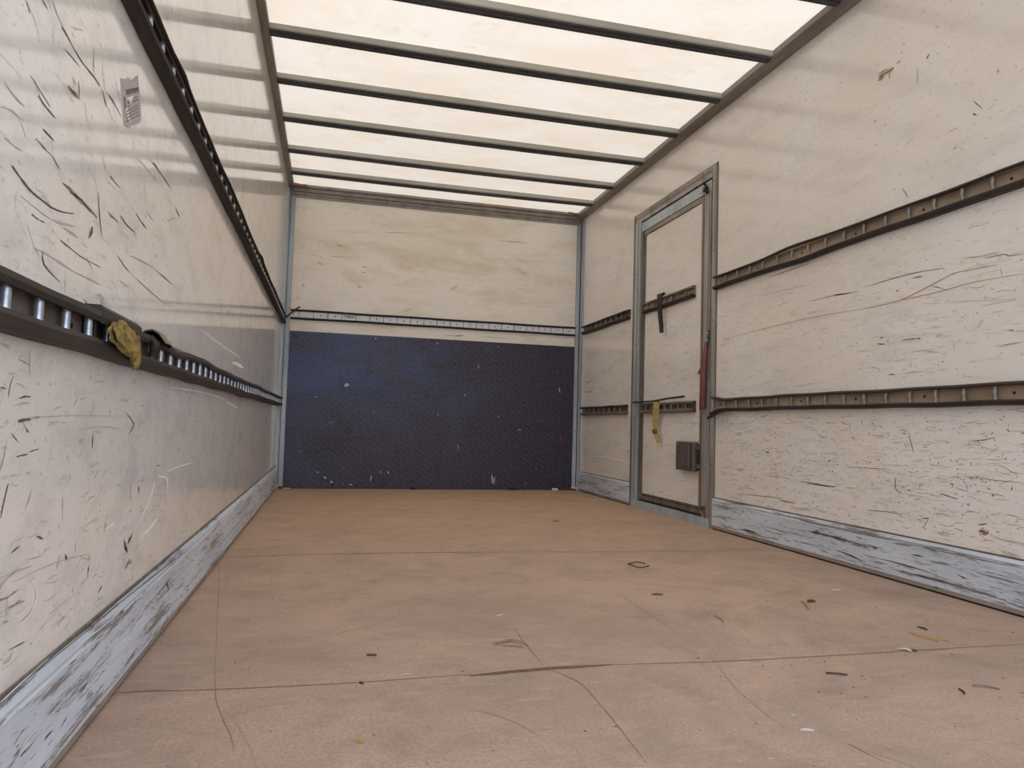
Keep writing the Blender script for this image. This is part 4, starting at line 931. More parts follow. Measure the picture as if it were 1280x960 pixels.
# ------------------------------------------------------------------ dark plywood panel on the front wall
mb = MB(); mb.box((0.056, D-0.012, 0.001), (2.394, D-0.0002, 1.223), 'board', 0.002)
put_marks(mb, 'B-0.012')
rnd = random.Random(61)
pl = lambda u, v: (u, D-0.0127, v)
for i in range(90):
    u = rnd.uniform(0.1, 2.35); v = 0.02+0.35*rnd.random()**2
    nick(mb, pl, u, v, rnd.gauss(1.57, .3), rnd.uniform(0.01, 0.05), rnd.uniform(0.002, 0.005), rnd.choice(['mark_chip', 'mark_blue', 'mark_chip']), rnd)
for i in range(60):
    nick(mb, pl, rnd.uniform(0.1, 1.5), rnd.uniform(.4, 1.15), rnd.choice([0.0, 1.57]), rnd.uniform(0.02, 0.14), rnd.uniform(0.0015, 0.004), 'mark_blue', rnd)
tag(mb.build('plywood_panel'), 'large dark navy plywood sheet fixed across the lower front wall', 'panel')

# ------------------------------------------------------------------ lashing rails
def lashing_rail(side, y0, y1, z0, z1, depth, pitch, ystart, rung_m, chan_m, seed, label=None, parent=None, top=(), bot=(), top_m='rubber', bot_m='rubber', ext=(0, 0), thick=0.012):
    """a channel on the wall with a row of upright rungs and a rubber strip along each lip; top/bot: (y, dz, dd) bends of the strips"""
    X = (lambda d: d) if side == 'L' else (lambda d: W-d)
    if parent:
        root = bpy.data.objects.new('lashing_rail', None)
    if parent:
        mbx = MB()
    else:
        root = empty('lashing_rail', (X(0), (y0+y1)/2, z0))
    rnd = random.Random(seed)
    f = depth-0.006
    mb = MB()
    sec = [(0, z0+0.002), (f, z0+0.003), (f, z0+0.012), (0.006, z0+0.016), (0.0035, z1-0.016), (f, z1-0.012), (f, z1-0.003), (0, z1-0.002)]
    sec = [(0, z0+0.002), (f, z0+0.002), (f, z0+0.013), (f-0.003, z0+0.013), (f-0.004, z0+0.006), (0.003, z0+0.010), (0.003, z1-0.010), (f-0.004, z1-0.006), (f-0.003, z1-0.013), (f, z1-0.013), (f, z1-0.002), (0, z1-0.002)]
    mb.sweep(sec, [lambda a, b, y=y: (X(a), y, b) for y in (y0, y1)], chan_m)
    k = 0; ys = []
    y = ystart
    while y > y0+0.03: y -= pitch
    y += pitch
    while y < y1-0.02: ys.append(y); y += pitch
    for j, yy in enumerate(ys):
        if j % 3 == 1:
            n = 8; c = Vector((X(0.0035), yy+pitch*0.5, (z0+z1)/2))
            if c.y < y1-.03: rivets(mb, [c], (1 if side == 'L' else -1, 0, 0), 'groove', 0.0055)
    if parent:
        chan = fix_normals(mb.build('lashing_rail')); sub(chan, parent); chan.location = -Vector(parent.location); root = chan
    else:
        fix_normals(mb.build('channel', root))
    def strip(zc, bends, m, yy0, yy1, nm, sgn):
        mb = MB(); n = max(6, int((yy1-yy0)/0.06)); path = []
        ph = rnd.uniform(0, 6)
        for i in range(n+1):
            y = yy0+(yy1-yy0)*i/n
            dz = 0.0012*math.sin(y*7+ph)+0.0008*math.sin(y*17+ph*2); dd = 0.0012*math.sin(y*5+ph)
            for by, bw, bz, bd in bends:
                g = math.exp(-((y-by)/bw)**2); dz += bz*g; dd += bd*g
            path.append(lambda a, b, y=y, dz=dz, dd=dd: (X(max(0.0008, a+dd)), y, b+dz))
        t = thick
        if sgn > 0:   # top strip
            sec = [(0.001, zc-t*.35), (depth-0.004, zc-t), (depth, zc-t), (depth+0.003, zc-t*.5), (depth+0.001, zc+0.001), (depth-0.006, zc+0.004), (0.001, zc+0.005)]
        else:
            sec = [(0.001, zc+t*.35), (depth-0.004, zc+t), (depth, zc+t), (depth+0.003, zc+t*.5), (depth+0.001, zc-0.004), (depth-0.006, zc-0.008), (0.001, zc-0.009)]
        mb.sweep(sec, path, m)
        o = fix_normals(mb.build(nm))
        if parent: sub(o, root)
        else: sub(o, root); o.location = -Vector(root.location)
        return o
    ts = strip(z1-0.005, top, top_m, y0-ext[0], y1+ext[1], 'top_strip', 1)
    bs = strip(z0+0.005, bot, bot_m, y0-ext[0], y1+ext[1], 'bottom_strip', -1)
    ts['label'] = 'black rubber strip'; bs['label'] = 'black rubber strip'
    # rungs share one mesh
    me = MB(); h = (z1-z0)/2-0.005
    me.tube([(0, 0, -h), (0, 0, -h*.3), (0, 0, h*.3), (0, 0, h)], 0.0065, rung_m, 8)
    first = None
    for yy in ys[:100]:
        if first is None:
            o = me.build('rung'); first = o
        else:
            o = first.copy(); col.objects.link(o)
        o.parent = root
        o.location = Vector((X(f-0.008), yy, (z0+z1)/2)) - (Vector(root.location) if not parent else Vector((0, 0, 0)))
    if label: tag(root, label, 'lashing rail', 'lashing rails on the walls')
    return root

r_up_left = lashing_rail('L', Y0, 5.735, 1.268, 1.330, 0.027, 0.105, 1.50, 'rung', 'channel', 1,
    'upper dark lashing rail running the length of the left wall, rising steeply overhead',
    top=[(1.75, .06, .004, .003), (2.3, .1, -.003, 0), (3.7, .08, .005, .003), (4.6, .1, .004, .002)], bot_m='rubber', top_m='rubber', thick=0.006)
# bent loose end of its strip, in the front corner
mb = MB(); mb.tube([(0.014, 5.70, 1.300), (0.02, 5.735, 1.312), (0.06, 5.742, 1.352), (0.125, 5.745, 1.408)], [0.009, 0.008, 0.0065, 0.006], 'rubber', 6)
o = mb.build('strip_end'); sub(o, r_up_left); o.location = -Vector(r_up_left.location); o['label'] = 'dark loose strip end sticking out at the corner'

r_low_left = lashing_rail('L', Y0, 5.735, 0.634, 0.702, 0.027, 0.099, 0.957, 'rung', 'channel', 2,
    'lower lashing rail on the left wall with a yellow rag stuffed in it',
    top=[(1.9, .09, -.006, -.004), (2.25, .12, .004, .002), (3.0, .2, -.004, 0), (3.9, .2, .003, 0)], bot=[(2.1, .1, -.004, .002), (3.3, .2, -.003, 0)], top_m='rubber_dusty', bot_m='rubber_dusty', thick=0.015)
def chan_add(root, mb, name, label=None):
    o = fix_normals(mb.build(name)); sub(o, root); o.location = -Vector(root.location)
    if label: o['label'] = label
    return o
# thicker sleeve on the lip above the rag
mb = MB()
sec = [(0.001, .712), (0.024, .7115), (0.0315, .704), (0.0325, .690), (0.030, .6815), (0.026, .6815), (0.028, .700), (0.001, .705)]
mb.sweep(sec, [lambda a, b, y=y: (a, y, b-(y-1.26)*0.006) for y in (1.27, 1.35, 1.43, 1.50)], 'rubber_dusty')
chan_add(r_low_left, mb, 'strip_sleeve')
# peeled flap of the lip, curled outwards
mb = MB(); rows = []
for i in range(9):
    t = i/8; y = 1.60+0.17*t
    cur = math.sin(PI*(1-t)*0.62)
    rows.append([(0.002+0.01*k/4+0.038*cur*(k/4), y+0.03*cur*(k/4), 0.700+0.020*cur*math.sin(PI*k/4*0.9)-0.016*(k/4)**2*cur-0.012*(k/4)*(1-cur)) for k in range(5)])
mb.grid(rows, 'cardboard', True)
rows2 = [[(p[0], p[1], p[2]-0.003) for p in r] for r in rows]; mb.grid(rows2, 'rubber', True)
for a, b in ((rows[0], rows2[0]), (rows[-1], rows2[-1])): mb.grid([a, b], 'rubber', False)
mb.grid([[r[-1] for r in rows], [r[-1] for r in rows2]], 'cardboard', False)
chan_add(r_low_left, mb, 'peeled_flap', 'dusty tan curled flap of the strip')
mb = MB(); mb.tube([(0.028, 1.585, .696), (0.036, 1.59, .682), (0.034, 1.592, .664), (0.026, 1.59, .655)], [.006, .010, .009, .004], 'rubber', 7)
chan_add(r_low_left, mb, 'torn_strip_end')
# mouth plate where two lengths of channel meet
mb = MB(); mb.box((0.0, 1.262, .642), (0.021, 1.268, .694), 'groove'); chan_add(r_low_left, mb, 'joint_plate')

r = lashing_rail('R', Y0, 3.553, 1.325, 1.396, 0.028, 0.1155, 1.828, 'rung_dull', 'channel_tan', 3,
    'upper lashing rail on the right wall between the door and the rear opening',
    top=[(2.85, .22, .009, .003), (2.3, .15, .004, .0)], bot=[(2.75, .14, -.007, .004), (3.2, .1, .002, 0)], thick=0.009)
r = lashing_rail('R', Y0, 3.553, 0.647, 0.716, 0.028, 0.1155, 1.827, 'rung_dull', 'channel_tan', 4,
    'lower lashing rail on the right wall between the door and the rear opening',
    top=[(3.4, .08, -.004, 0), (3.56, .06, .010, .004)], bot=[(3.575, .06, -.026, .01), (2.0, .2, -.003, .002)], ext=(0, 0.0), thick=0.009)
lashing_rail('R', 4.74, 5.715, 1.325, 1.392, 0.026, 0.108, 4.87, 'rung_dull', 'channel', 5,
    'short upper lashing rail on the right wall in the front corner beyond the door', top_m='rubber_dusty')
lashing_rail('R', 4.755, 5.70, 0.640, 0.706, 0.026, 0.108, 4.87, 'rung_dull', 'channel', 6,
    'short lower lashing rail on the right wall in the front corner beyond the door', top_m='rubber_dusty', bot_m='channel')

# front wall rail: white pressed rail between two black strips
root = empty('lashing_rail', (W/2, D, 1.32))
mb = MB(); x0, x1 = 0.054, 2.398
mb.box((x0, D-0.008, 1.327), (x1, D, 1.382), 'white_rail')
n = 21; p = (x1-x0)/(n+0.6)
for k in range(n+1):
    x = x0+0.065+k*p
    if x < x1: mb.box((x-0.0022, D-0.0088, 1.330), (x+0.0022, D-0.0079, 1.379), 'groove' if k % 3 else 'lock')
for k in range(n+1):
    x = x0+0.065+(k+0.5)*p if k else x0+0.02
    if x < x1-.01 and k != 4: rivets(mb, [(x, D-0.008, 1.354)], (0, -1, 0), 'groove', 0.0058)
# small printed plate, its text worn past reading
x = x0+0.065+3*p+.012
rnd = random.Random(8)
for row, zz in enumerate((1.362, 1.350)):
    xx = x+(.01 if row else 0)
    while xx < x+0.082:
        wdt = rnd.uniform(0.004, 0.009)
        mb.box((xx, D-0.0086, zz), (xx+wdt, D-0.0079, zz+0.008), 'lock'); xx += wdt+0.003
mb.build('channel', root)
for zc, nm in ((1.385, 'top_strip'), (1.323, 'bottom_strip')):
    mb = MB(); sec = [(0, zc-0.008), (0.016, zc-0.008), (0.020, zc-0.004), (0.020, zc+0.005), (0.015, zc+0.008), (0, zc+0.008)]
    mb.sweep(sec, [lambda a, b, x=x: (x, D-a, b+0.0012*math.sin(x*9+zc*40)) for x in [x0+(x1-x0)*k/30 for k in range(31)]], 'black_edge')
    o = fix_normals(mb.build(nm, root)); o['label'] = 'black rubber strip'
tag(root, 'white lashing rail edged with black strips on the front wall above the navy panel', 'lashing rail', 'lashing rails on the walls')

# ------------------------------------------------------------------ side door in the right wall
door = struct(empty('door_1', (W, 4.12, 0)))
def part(mb, name, label=None, parent=None):
    o = fix_normals(mb.build(name)); sub(o, parent or door); o.location = -Vector(door.location) if parent is None else Vector((0, 0, 0))
    if label: o['label'] = label
    return o
def xb(mb, d0, d1, y0, y1, z0, z1, m): mb.box((W-d1, y0, z0), (W-d0, y1, z1), m)
mb = MB()
# near jamb: fluted outer trim
xb(mb, 0, .010, 3.558, 3.600, .0, 2.048, 'trim_tan'); xb(mb, .010, .012, 3.566, 3.590, .0, 2.040, 'frame')
# far jamb
xb(mb, 0, .010, 4.645, 4.686, .0, 2.048, 'frame_dark'); xb(mb, 0, .016, 4.560, 4.645, .0, 1.985, 'post')
xb(mb, .016, .0175, 4.592, 4.598, .0, 1.985, 'frame_dark')
# head: brown ribbed trim, mitred look, then a bright inner edge
xb(mb, 0, .010, 3.600, 4.645, 2.000, 2.048, 'trim_tan'); xb(mb, .010, .0125, 3.590, 4.655, 2.018, 2.036, 'trim_tan')
xb(mb, 0, .013, 3.600, 4.645, 1.980, 2.000, 'frame')
# dark edge lines where trim meets the wall
xb(mb, 0, .005, 3.554, 3.558, .0, 2.053, 'frame_dark'); xb(mb, 0, .005, 4.686, 4.691, .0, 2.053, 'groove'); xb(mb, 0, .005, 3.558, 4.686, 2.048, 2.053, 'groove')
rivets(mb, [(W-.0125, 3.7+.24*k, 2.027) for k in range(4)], (-1, 0, 0)); rivets(mb, [(W-.010, 3.7+.24*k, 2.007) for k in range(4)], (-1, 0, 0))
rivets(mb, [(W-.012, 3.578, .35+.4*k) for k in range(5)], (-1, 0, 0)); rivets(mb, [(W-.016, 4.61, .12+.5*k) for k in range(4)], (-1, 0, 0), r=.005)
# threshold
xb(mb, 0, .020, 3.600, 4.645, .0, .050, 'post')
part(mb, 'door_frame')
mb = MB()
xb(mb, -.030, -.001, 3.600, 4.562, .050, 1.972, 'wall_right')
rnd = random.Random(71)
pl = lambda u, v: (W+0.0004, u, v)
for i in range(170):
    u = rnd.uniform(3.75, 4.47); v = rnd.choice([rnd.uniform(.12, .64), rnd.uniform(.73, 1.3), rnd.uniform(.12, .64)])
    nick(mb, pl, u, v, rnd.gauss(0, .35), rnd.uniform(0.01, 0.07), rnd.uniform(0.001, 0.003), rnd.choice(['mark_grey', 'mark_brown', 'mark_tan']), rnd)
part(mb, 'door_leaf')
mb = MB()
# gap line under the head, then leaf edging
xb(mb, -.004, .001, 3.600, 4.560, 1.968, 1.980, 'groove')
xb(mb, -.002, .010, 3.612, 4.552, 1.905, 1.968, 'post'); xb(mb, -.002, .006, 3.74, 4.50, 1.872, 1.902, 'trim_tan')
xb(mb, -.002, .003, 3.70, 4.53, 1.902, 1.905, 'bark'); xb(mb, -.002, .001, 3.74, 4.50, 1.869, 1.872, 'groove')
# near edge: bright metal, dark slot, brownish inner strip
xb(mb, -.004, .001, 3.600, 3.612, .05, 1.968, 'groove'); xb(mb, -.002, .013, 3.612, 3.676, .05, 1.905, 'frame')
xb(mb, .013, .0145, 3.625, 3.629, .05, 1.905, 'frame_dark')
xb(mb, -.002, .007, 3.680, 3.724, .10, 1.890, 'trim_tan'); xb(mb, .007, .0085, 3.695, 3.709, .10, 1.890, 'frame_dark')
# far edge: two dark lines
xb(mb, -.002, .006, 4.498, 4.516, .10, 1.872, 'frame_dark'); xb(mb, -.002, .012, 4.522, 4.540, .05, 1.905, 'frame_dark'); xb(mb, -.003, .001, 4.516, 4.522, .10, 1.872, 'groove'); xb(mb, -.004, .001, 4.552, 4.560, .05, 1.97, 'groove')
xb(mb, -.002, .006, 4.540, 4.552, .05, 1.905, 'frame')
# foot rail in three steps
xb(mb, -.002, .008, 3.676, 4.522, .052, .070, 'groove'); xb(mb, -.002, .012, 3.676, 4.522, .066, .084, 'frame_dark'); xb(mb, -.002, .008, 3.724, 4.498, .084, .106, 'frame_dark')
xb(mb, .008, .0095, 3.73, 4.49, .093, .096, 'groove')
rivets(mb, [(W-.010, 3.74+.25*k, 1.925) for k in range(4)], (-1, 0, 0)); rivets(mb, [(W-.006, 3.76+.23*k, 1.888) for k in range(4)], (-1, 0, 0)); rivets(mb, [(W-.0085, 3.702, .3+.4*k) for k in range(4)], (-1, 0, 0))
part(mb, 'leaf_edging')
# top bolt
mb = MB()
xb(mb, .010, .014, 3.625, 3.715, 1.900, 1.955, 'frame')
mb.tube([(W-.022, 3.642, 1.895), (W-.024, 3.645, 1.93), (W-.022, 3.668, 1.955)], .009, 'groove', 7)
mb.tube([(W-.014, 3.66, 1.92), (W-.032, 3.665, 1.922)], .014, 'bark', 9)
part(mb, 'top_bolt', 'small dark bolt in the top corner')
mb = MB()
mb.tube([(W-.010, 3.632, .052), (W-.016, 3.634, .085), (W-.012, 3.636, .118)], [.008, .010, .007], 'rust', 8)
mb.tube([(W-.012, 3.655, .10), (W-.026, 3.65, .10)], .014, 'bark', 8)
part(mb, 'foot_bolt', 'rusty red bolt at the foot')
# lock cover with upright ribs
mb = MB()
mb.box((W-.040, 3.735, .300), (W+.001, 3.945, .470), 'lock', .008)
for k in range(5):
    y = 3.775+.031*k
    mb.box((W-.046, y, .322), (W-.036, y+.014, .448), 'lock', .003)
mb.box((W-.0415, 3.748, .312), (W-.039, 3.756, .458), 'groove')
lk = part(mb, 'lock', 'ribbed grey brown lock cover')
mb = MB()
mb.box((W-.024, 3.70, .318), (W-.004, 3.742, .342), 'lock', .003); mb.box((W-.024, 3.70, .425), (W-.004, 3.742, .449), 'lock', .003)
mb.tube([(W-.016, 3.712, .31), (W-.016, 3.712, .455)], .006, 'groove', 7)
o = fix_normals(mb.build('latch')); sub(o, lk)
mb = MB()
rows = [[(W-.001, 3.722, .862), (W-.001, 3.722, .893), (W-.001, 3.75, .864)], [(W-.014, 3.722, .862), (W-.010, 3.722, .893), (W-.008, 3.75, .864)]]
mb.grid(rows, 'lock', False, True); mb.face(rows[1], 'lock'); part(mb, 'wedge_tab')
# two short rails on the door
lashing_rail('R', 3.795, 4.497, 1.325, 1.393, 0.025, 0.090, 3.90, 'rung_dull', 'channel_tan', 7, parent=door, top_m='frame_dark')
lashing_rail('R', 3.775, 4.497, 0.645, 0.710, 0.025, 0.092, 3.88, 'rung_dull', 'channel', 8, parent=door, top_m='frame_dark', bot_m='channel')

# ------------------------------------------------------------------ loose things hanging on the rails
def ribbon(name, pts, width, thick, m, wdir, twist=None, base=None):
    mb = MB(); rows = []
    P = [Vector(p) for p in pts]
    for i, p in enumerate(P):
        t = (P[min(i+1, len(P)-1)]-P[max(i-1, 0)]).normalized()
        w = Vector(wdir); w = (w - t*w.dot(t)).normalized()
        if twist: w = Matrix.Rotation(twist[i], 3, t) @ w
        n = t.cross(w).normalized()
        ww = width[i] if isinstance(width, list) else width
        rows.append([p+w*ww/2+n*thick/2, p-w*ww/2+n*thick/2, p-w*ww/2-n*thick/2, p+w*ww/2-n*thick/2])
    mb.grid(rows, m, False, True); mb.face(rows[0][::-1], m); mb.face(rows[-1], m)
    return fix_normals(mb.build(name))
o = ribbon('strap', [(W-.010, 4.20, 1.400), (W-.022, 4.202, 1.412), (W-.036, 4.20, 1.404), (W-.040, 4.196, 1.37), (W-.040, 4.192, 1.32), (W-.036, 4.188, 1.26), (W-.030, 4.185, 1.20), (W-.026, 4.188, 1.155)],
           [.05, .055, .045, .034, .034, .034, .032, .030], .006, 'rubber', (.4, -.9, 0))
tag(o, 'short black rubber strap hung over the upper rail on the side door', 'strap')
root = empty('cloth_strip', (W-.035, 4.21, .70))
o = ribbon('band', [(W-.022, 4.222, .716), (W-.036, 4.222, .705), (W-.040, 4.218, .67), (W-.038, 4.225, .62), (W-.034, 4.235, .57), (W-.030, 4.245, .535), (W-.028, 4.240, .515), (W-.026, 4.215, .48), (W-.024, 4.205, .452)],
           [.03, .040, .046, .050, .044, .024, .022, .032, .026], .004, 'yellow_strap', (.62, -.78, 0), [0, 0, .1, .15, .1, .2, .1, 0, -.2])
sub(o, root); o.location = -Vector(root.location)
mb = MB(); mb.tube([(W-.030, 4.262, .512), (W-.038, 4.245, .524), (W-.032, 4.226, .518)], [.006, .016, .008], 'rust', 8)
mb.tube([(W-.030, 4.262, .512), (W-.026, 4.295, .502)], [.004, .0015], 'yellow_strap', 5)
o = mb.build('knot'); sub(o, root); o.location = -Vector(root.location); o['label'] = 'rusty orange knot'
tag(root, 'knotted yellow cloth strip hanging from the lower rail on the side door', 'cloth strip')
# loose black strip lying along the lower door rail
o = ribbon('rubber_strip', [(W-.030, 4.60, .717), (W-.030, 4.45, .718), (W-.031, 4.30, .718), (W-.032, 4.20, .722), (W-.033, 4.08, .729), (W-.034, 3.95, .733), (W-.034, 3.86, .735)], .012, .010, 'rubber', (1, 0, 0))
tag(o, 'thin black rubber strip lying loose on top of the lower door rail', 'rubber strip')
# loose end of black strip drooping beside the near door jamb
o = ribbon('rubber_strip', [(W-.036, 3.38, .648), (W-.036, 3.44, .645), (W-.038, 3.50, .628), (W-.044, 3.56, .606)], .016, .012, 'rubber', (1, 0, 0))
tag(o, 'bent black strip end drooping below the lower right wall rail beside the door', 'rubber strip')
# red strap at the door's near edge
root = empty('door_strap', (W-.02, 3.63, .9))
mb = MB(); rows = []
for i in range(12):
    t = i/11; z = 1.035-0.375*t; wd = .008+.024*min(1, t*1.4); yc = 3.618+.030*t; dp = .020+.012*math.sin(PI*t)
    rows.append([(W-.014-dp*.3, yc-wd*.55, z), (W-.014-dp, yc-wd*.3, z), (W-.014-dp*1.1, yc+wd*.25, z), (W-.016, yc+wd, z), (W-.0145, yc+wd*.4, z)])
mb.grid(rows, 'red', True, True); mb.face(rows[-1], 'rubber'); mb.face(rows[0][::-1], 'rubber')
o = fix_normals(mb.build('band')); sub(o, root); o.location = -Vector(root.location)
mb = MB(); mb.tube([(W-.016, 3.612, 1.10), (W-.018, 3.613, 1.06), (W-.020, 3.618, 1.02), (W-.030, 3.628, .98), (W-.034, 3.640, .92), (W-.036, 3.652, .82), (W-.034, 3.668, .70), (W-.03, 3.668, .655)], [.006, .006, .007, .006, .0035, .003, .004, .008], 'rubber', 6)
rivets(mb, [(W-.022, 3.612, 1.085), (W-.024, 3.614, 1.045)], (-1, 0, 0), 'rung', .006)
o = mb.build('binding'); sub(o, root); o.location = -Vector(root.location); o['label'] = 'black edge binding with two bright rivets'
tag(root, 'faded red pull strap with black edge hanging at the near edge of the side door', 'strap')

# yellow rag stuffed into the left rail
import bmesh
from mathutils import noise
bm = bmesh.new(); bmesh.ops.create_icosphere(bm, subdivisions=5, radius=1)
for v in bm.verts:
    p = v.co.copy()
    r1 = 1-abs(noise.noise(p*1.1+Vector((3, 1, 7))))*2.4
    r2 = 1-abs(noise.noise(p*2.3+Vector((1, 9, 2))))*2.0
    k = 0.60+0.36*r1+0.20*r2
    q = p*k
    v.co = Vector((0.0375+q.x*0.010, 1.356+q.y*0.078-q.z*0.010+0.01*math.sin(q.z*3), 0.668+q.z*0.027-q.y*0.006))
root = empty('rag', (0.03, 1.36, .66))
mb = MB(); mb.absorb(bm, 'rag', True); bm.free()
o = mb.build('cloth'); sub(o, root); o.location = -Vector(root.location)
mb = MB(); rows = []
for i in range(14):
    t = i/13; rows.append([(0.0385+0.008*math.cos(a)*(1-.5*t)+.012*t*(1-t)+.004*math.sin(a*3+t*9), 1.405+0.035*t+(.022-.012*t)*math.sin(a)*(1+.3*math.sin(a*4+t*5)), .678-0.058*t+.003*math.sin(a*2+t*14)) for a in [2*PI*k/14 for k in range(14)]])
mb.grid(rows, 'rag', True, True); mb.face(rows[-1], 'rag')
o = mb.build('cloth_tail'); sub(o, root); o.location = -Vector(root.location)
tag(root, 'crumpled mustard yellow rag stuffed into the lower rail on the left wall', 'rag')

# torn sticker on the left wall
mb = MB(); e = 0.0012
out = [(1.385, 1.136), (1.420, 1.152), (1.425, 1.158), (1.450, 1.163), (1.489, 1.192), (1.512, 1.158), (1.533, 1.124), (1.520, 1.110), (1.497, 1.098), (1.472, 1.086), (1.449, 1.072), (1.421, 1.066), (1.404, 1.095)]
mb.face([(e, u, v) for u, v in out], 'paper'); mb.face([(0.0, u, v) for u, v in out][::-1], 'paper')
mb.grid([[(0.0, u, v) for u, v in out], [(e, u, v) for u, v in out]], 'paper', False, True)
def onst(a, b):   # a along the width, b up, in sticker units
    A, B_, C_, D_ = (1.421, 1.066), (1.533, 1.124), (1.489, 1.192), (1.385, 1.136)
    u = (A[0]*(1-a)+B_[0]*a)*(1-b)+(D_[0]*(1-a)+C_[0]*a)*b
    v = (A[1]*(1-a)+B_[1]*a)*(1-b)+(D_[1]*(1-a)+C_[1]*a)*b
    return (e+0.0004, u, v)
def ink(a0, b0, a1, b1, sk=0.0, m='ink'): mb.face([onst(a0, b0), onst(a1, b0+sk), onst(a1, b1+sk), onst(a0, b1)], m)
rnd = random.Random(4)
for a in [.22+.095*k for k in range(8)]:
    ink(a, .62, a+.03, .74, .0); ink(a, .70, a+.07, .74); ink(a+.045, .62+rnd.uniform(0, .04), a+.075, .70)
for k in range(4): ink(.12, .04+.075*k, .88, .065+.075*k, .06)
ink(.06, .34, .16, .60); ink(.55, .42, .9, .46, .03); ink(.6, .50, .85, .53, .02); ink(.2, .36, .34, .39); ink(.24, .42, .36, .5)
mb.face([onst(.2, .56), onst(.62, .58), onst(.5, .50), onst(.42, .42), onst(.34, .50)], 'mark_white')
mb.face([onst(.1, .3), onst(.22, .40), onst(.3, .12), onst(.38, .04), onst(.24, .02)], 'mark_white')
tag(mb.build('sticker'), 'torn grey sticker with faded print on the upper left wall', 'sticker')

# ------------------------------------------------------------------ loose debris on the floor
def sliver(name, x0, y0, x1, y1, wd, m, label, cat, group=None, h=0.004, curve=0.1, seed=1, arch=0.0):
    rnd = random.Random(seed); mb = MB()
    a, b = Vector((x0, y0, 0)), Vector((x1, y1, 0)); t = b-a; L = t.length; t.normalize(); n = Vector((-t.y, t.x, 0))
    rows = []; K = 7
    for i in range(K):
        s = i/(K-1); c = a+t*L*s+n*(curve*L*math.sin(PI*s)+rnd.uniform(-.12, .12)*wd); hw = wd/2*(0.12+0.88*math.sin(PI*s)**.8)*rnd.uniform(.45, 1.25)
        zb = 0.0008+arch*math.sin(PI*s)
        rows.append([c+n*hw+Vector((0, 0, zb)), c+n*hw*.5+Vector((0, 0, zb+h)), c-n*hw*.6+Vector((0, 0, zb+h*.8)), c-n*hw+Vector((0, 0, zb))])
    mb.grid(rows, m, False, True); mb.face(rows[0][::-1], m); mb.face(rows[-1], m)
    return tag(fix_normals(mb.build(name)), label, cat, group)
mb = MB(); pts = []
for k in range(23):
    a = 0.35+2*PI*k/22*0.93
    pts.append((1.581+.036*math.cos(a)*(1+.08*math.sin(3*a)), 2.617+.052*math.sin(a)*(1+.12*math.cos(2*a)), .004+.004*abs(math.sin(a*1.5))))
mb.tube(pts, .0022, 'bark', 6)
tag(mb.build('wire_ring'), 'small bent dark wire ring lying on the floor', 'wire')
G = 'debris scattered on the floor'
sliver('splinter', 1.423, 2.166, 1.458, 2.157, .012, 'bark', 'short dark splinter on the floor nearer than the wire ring', 'debris', G, seed=2)
sliver('wood_chip', 1.872, 2.020, 1.822, 1.922, .014, 'straw', 'straw coloured wood chip on the floor beside a dark crumb, right of centre', 'debris', G, seed=3, arch=.002)
sliver('crumb', 1.886, 2.010, 1.912, 2.004, .020, 'bark', 'dark crumb just right of the straw coloured chip', 'debris', G, seed=4, h=.007)
sliver('wood_chip', 1.948, 1.655, 1.958, 1.572, .012, 'straw', 'long straw coloured splinter near the right of the floor, by the floor seam', 'debris', G, seed=5, curve=.05)
sliver('straw', 1.960, 1.610, 1.990, 1.570, .004, 'straw', 'thin pale straw touching the long straw coloured splinter', 'debris', G, seed=6)
sliver('splinter', 2.017, 1.702, 2.021, 1.672, .008, 'bark', 'small black splinter behind the long straw coloured splinter', 'debris', G, seed=7, curve=.15)
sliver('paper_scrap', 1.800, 1.540, 1.820, 1.514, .020, 'scrap', 'white paper scrap lying on the seam at the right of the floor', 'debris', G, seed=8, h=.002, arch=.003)
sliver('crumb', 1.826, 1.522, 1.833, 1.512, .008, 'bark', 'tiny dark crumb beside the white paper scrap', 'debris', G, seed=20, h=.004)
sliver('twig', 1.489, 1.410, 1.530, 1.390, .005, 'bark', 'thin dark twig on the floor in front of the right hand seam', 'debris', G, seed=9, curve=.08)
sliver('straw', 1.492, 1.895, 1.478, 1.822, .004, 'straw', 'thin yellow straw on bare floor well in front of the door', 'debris', G, seed=10)
sliver('paper_scrap', 2.090, 2.150, 2.120, 2.143, .012, 'scrap', 'pale flake of paper nearest the right hand kick board', 'debris', G, seed=11, h=.003)
sliver('straw', 2.030, 2.900, 2.080, 2.885, .005, 'straw', 'pale straw near the door threshold', 'debris', G, seed=12, curve=.15)
sliver('crumb', .470, 1.523, .478, 1.517, .010, 'bark', 'small dark crumb behind the left part of the seam', 'debris', G, seed=13, h=.004)
sliver('wood_chip', .455, 1.252, .466, 1.247, .009, 'straw', 'small brown wood crumb near the bottom edge, left of centre', 'debris', G, seed=14, h=.005)
sliver('twig', 1.712, 1.275, 1.698, 1.245, .004, 'bark', 'short thin twig on the lower right floor', 'debris', G, seed=15)
sliver('twig', 1.760, 1.285, 1.800, 1.255, .004, 'mark_crack', 'curved brown twig at the far lower right of the floor', 'debris', G, seed=16, curve=.2)
sliver('paper_scrap', 1.262, 1.218, 1.268, 1.206, .006, 'scrap', 'tiny white scrap on the lower right floor, left of a thin pale splinter', 'debris', G, seed=17, h=.002)
sliver('splinter', 1.235, 1.152, 1.258, 1.144, .003, 'scrap', 'thin pale splinter on the lower right floor', 'debris', G, seed=18)
sliver('splinter', .492, 1.695, .515, 1.690, .005, 'bark', 'small dark splinter lying left of centre behind the white scratch', 'debris', G, seed=19)
sliver('wood_chip', 1.455, 3.90, 1.480, 3.89, .018, 'scrap', 'left pale chip of the two on the far floor', 'debris', G, seed=21)
